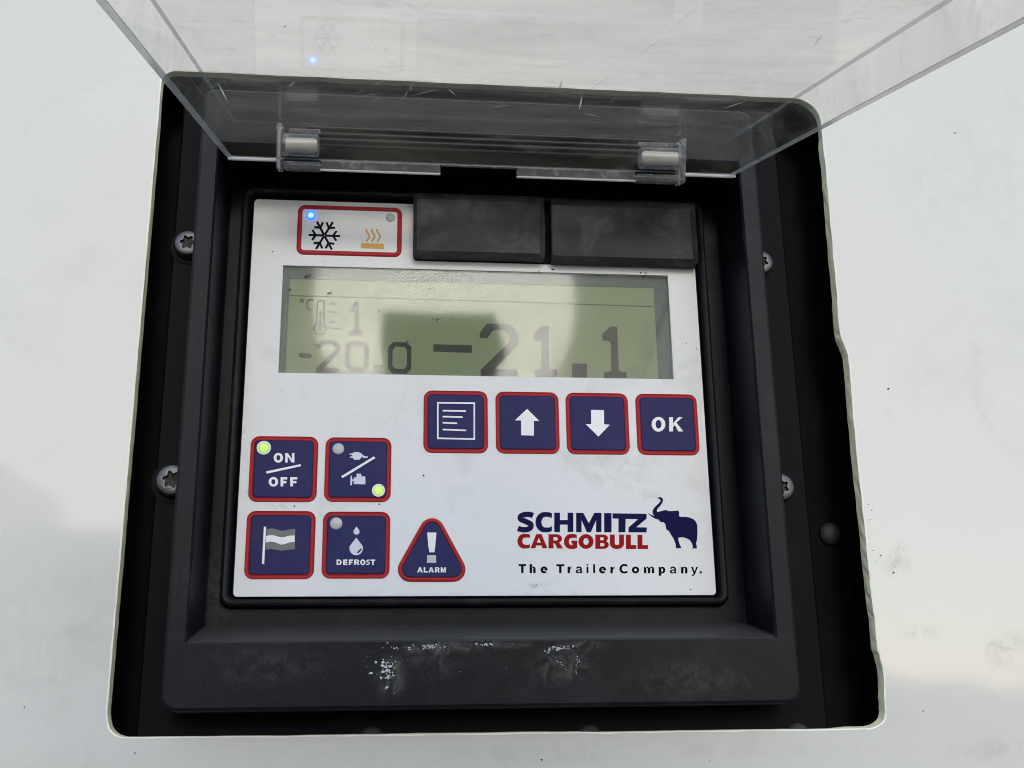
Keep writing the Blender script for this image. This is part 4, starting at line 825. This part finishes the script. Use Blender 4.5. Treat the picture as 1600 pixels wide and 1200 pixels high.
for sx in (-1, 1):
    link('eye', lathe([(.011, -.004), (.010, .004), (.004, .008), (0, .009)], (PX + sx * .032, PY + .115, GZ + 1.646), 12, (0, 1, 0)), M['white'], person, smooth=True)
    skin('ear', [P_(sx * .083, .02, 1.65, (.008, .02)), P_(sx * .088, .015, 1.69, (.009, .022))], [(0, 1)], skin_m, person, 1)
    # hand: palm behind the phone end, four fingers round its back edge, thumb in front
    wv_, hv_ = (wl, hl) if sx < 0 else (wr, hr)
    pv = [(*wv_, .026)]; pe = []
    palm = hv_ + fwd * -.018 + right * sx * .012 - up * .012; pv.append((*palm, .030)); pe.append((0, 1))
    for k in range(4):
        b0 = palm + up * (.030 - k * .019) + right * sx * .004
        k1 = hv_ + right * sx * .012 + up * (.026 - k * .017) + fwd * .004
        k2 = hv_ - right * sx * (.010 + .006 * (k in (1, 2))) + up * (.024 - k * .016) + fwd * .010
        i0 = len(pv); pv += [(*b0, .011), (*k1, .0088), (*k2, .0075)]; pe += [(1, i0), (i0, i0 + 1), (i0 + 1, i0 + 2)]
    t0 = palm + up * .012 - right * sx * .012 - fwd * .012; t1 = hv_ - right * sx * .022 + up * .014 - fwd * .018
    i0 = len(pv); pv += [(*t0, .011), (*t1, .009)]; pe += [(1, i0), (i0, i0 + 1)]
    skin('hand', pv, pe, skin_m, person, 2)
phone = thing('smartphone', tuple(phone_c), 'black smartphone held out by the person in front of the wall', 'phone')
def pbox(w_, h_, d0, d1, c0, r_, name, mat, par=None):
    def lo_(f): return [tuple(phone_c + right * (c0[0] + p[0]) + up * (c0[1] + p[1]) + fwd * f) for p in rr(-w_ / 2, w_ / 2, -h_ / 2, h_ / 2, r_, 6)]
    return link(name, loft([lo_(d0), lo_(d1)], cap0=True, cap1=True), mat, par or phone, bevel=.0008)
dark_glass = plastic('dark_phone_glass', (.01, .01, .012), .15, .5)
bodyp = pbox(.158, .074, -.004, .004, (0, 0), .009, 'casing', dark_glass)
pbox(.150, .068, -.0046, -.0041, (0, 0), .006, 'screen', plastic('phone_screen', (.02, .02, .022), .08, .5), bodyp)
for k in range(2):
    cc = phone_c + right * (-.052 + .0) + up * (.0 - .022 * k)
    link('camera_lens', lathe([(.006, 0), (.006, .0016), (.0045, .0018), (0, .0018)], tuple(cc + fwd * .0041), 20, tuple(fwd)), M['steel'], bodyp, smooth=True, auto=30)

# unseen rise added beyond the yard to block the warm horizon glow
hv, hf = [], []
for i in range(121):
    a = R(-75 + 150 * i / 120); h_ = 6 + 2.5 * mnoise.noise((i * .11, 3.1, 0)) + 2.2 * mnoise.noise((i * .5, 9.1, 0)) + 1.0 * mnoise.noise((i * 1.9, 5.1, 0))
    for rr_, zz_ in ((150, 0), (158, h_ * .75), (170, h_), (200, h_ * .9), (230, 0)):
        hv.append((math.sin(a) * rr_, -math.cos(a) * rr_, GZ - .05 + zz_))
for i in range(120):
    for k in range(4): q = i * 5 + k; hf.append((q, q + 5, q + 6, q + 1))
tag(link('blocker_rise', me_from(hv, hf), plastic('pale_blocker', (.34, .36, .36), .95, .1, var=.4, vscale=.4), None, smooth=True), 'unseen rise added beyond the yard to block the horizon glow', None, None, 'structure')

# white truck parked behind
TX, TY = -4.7, -13.0
truck = thing('white_truck', (TX, TY, GZ), 'white box truck parked in the yard opposite the trailer wall', 'truck')
tw = plastic('white_truck_paint', (.72, .73, .74), .35, .5, var=.05, vscale=2)
tg = plastic('truck_glass', (.02, .025, .03), .08, .5); tb = plastic('tyre_rubber', (.02, .02, .02), .8, .3)
def tbx(name, x0, x1, y0, y1, z0, z1, mat, par=truck, bv=.03, label=None):
    return link(name, box(TX + x0, TX + x1, TY + y0, TY + y1, GZ + z0, GZ + z1), mat, par, bevel=bv, label=label)
cargo = tbx('cargo_box', -5.2, .6, -1.25, 1.25, 1.05, 4.0, tw)
for k in range(6): tbx('panel_rib', -4.6 + k * .95, -4.54 + k * .95, 1.251, 1.285, 1.1, 3.95, tw, cargo, .01)
cabv = [(.75, 1.0), (2.55, 1.0), (2.62, 1.9), (2.3, 3.05), (1.9, 3.25), (.75, 3.3)]
cab = link('cab', loft([[(TX + p[0], TY - 1.2, GZ + p[1]) for p in cabv], [(TX + p[0], TY + 1.2, GZ + p[1]) for p in cabv]], cap0=True, cap1=True), tw, truck, bevel=.06)
tbx('side_window', 1.15, 2.2, 1.195, 1.215, 2.05, 2.9, tg, cab, .01)
link('windscreen', me_from([(TX + 2.632, TY - 1.05, GZ + 2.0), (TX + 2.632, TY + 1.05, GZ + 2.0), (TX + 2.355, TY + 1.05, GZ + 2.95), (TX + 2.355, TY - 1.05, GZ + 2.95), (TX + 2.612, TY - 1.05, GZ + 1.99), (TX + 2.612, TY + 1.05, GZ + 1.99), (TX + 2.335, TY + 1.05, GZ + 2.94), (TX + 2.335, TY - 1.05, GZ + 2.94)], [(0, 1, 2, 3), (4, 7, 6, 5), (0, 4, 5, 1), (1, 5, 6, 2), (2, 6, 7, 3), (3, 7, 4, 0)]), tg, cab)
tbx('mirror', 2.35, 2.5, 1.3, 1.5, 2.0, 2.6, tb, cab)
tbx('bumper', 2.4, 2.75, -1.2, 1.2, .4, .95, tb, truck)
tbx('chassis', -5.0, 2.4, -.5, .5, .7, 1.0, tb, truck)
for x_ in (-4.0, -2.8, 1.7):
    for y_ in (-1.0, 1.0):
        wq = link('wheel', lathe([(.5, -.15), (.5, .15), (.42, .17), (.3, .16)], (TX + x_, TY + y_, GZ + .5), 24, (0, 1, 0)), tb, truck, smooth=True, auto=40)
        link('rim', lathe([(.29, -.16), (.29, .165), (.1, .13), (0, .13)], (TX + x_, TY + y_, GZ + .5), 20, (0, 1, 0)), M['steel'], wq, smooth=True, auto=40)
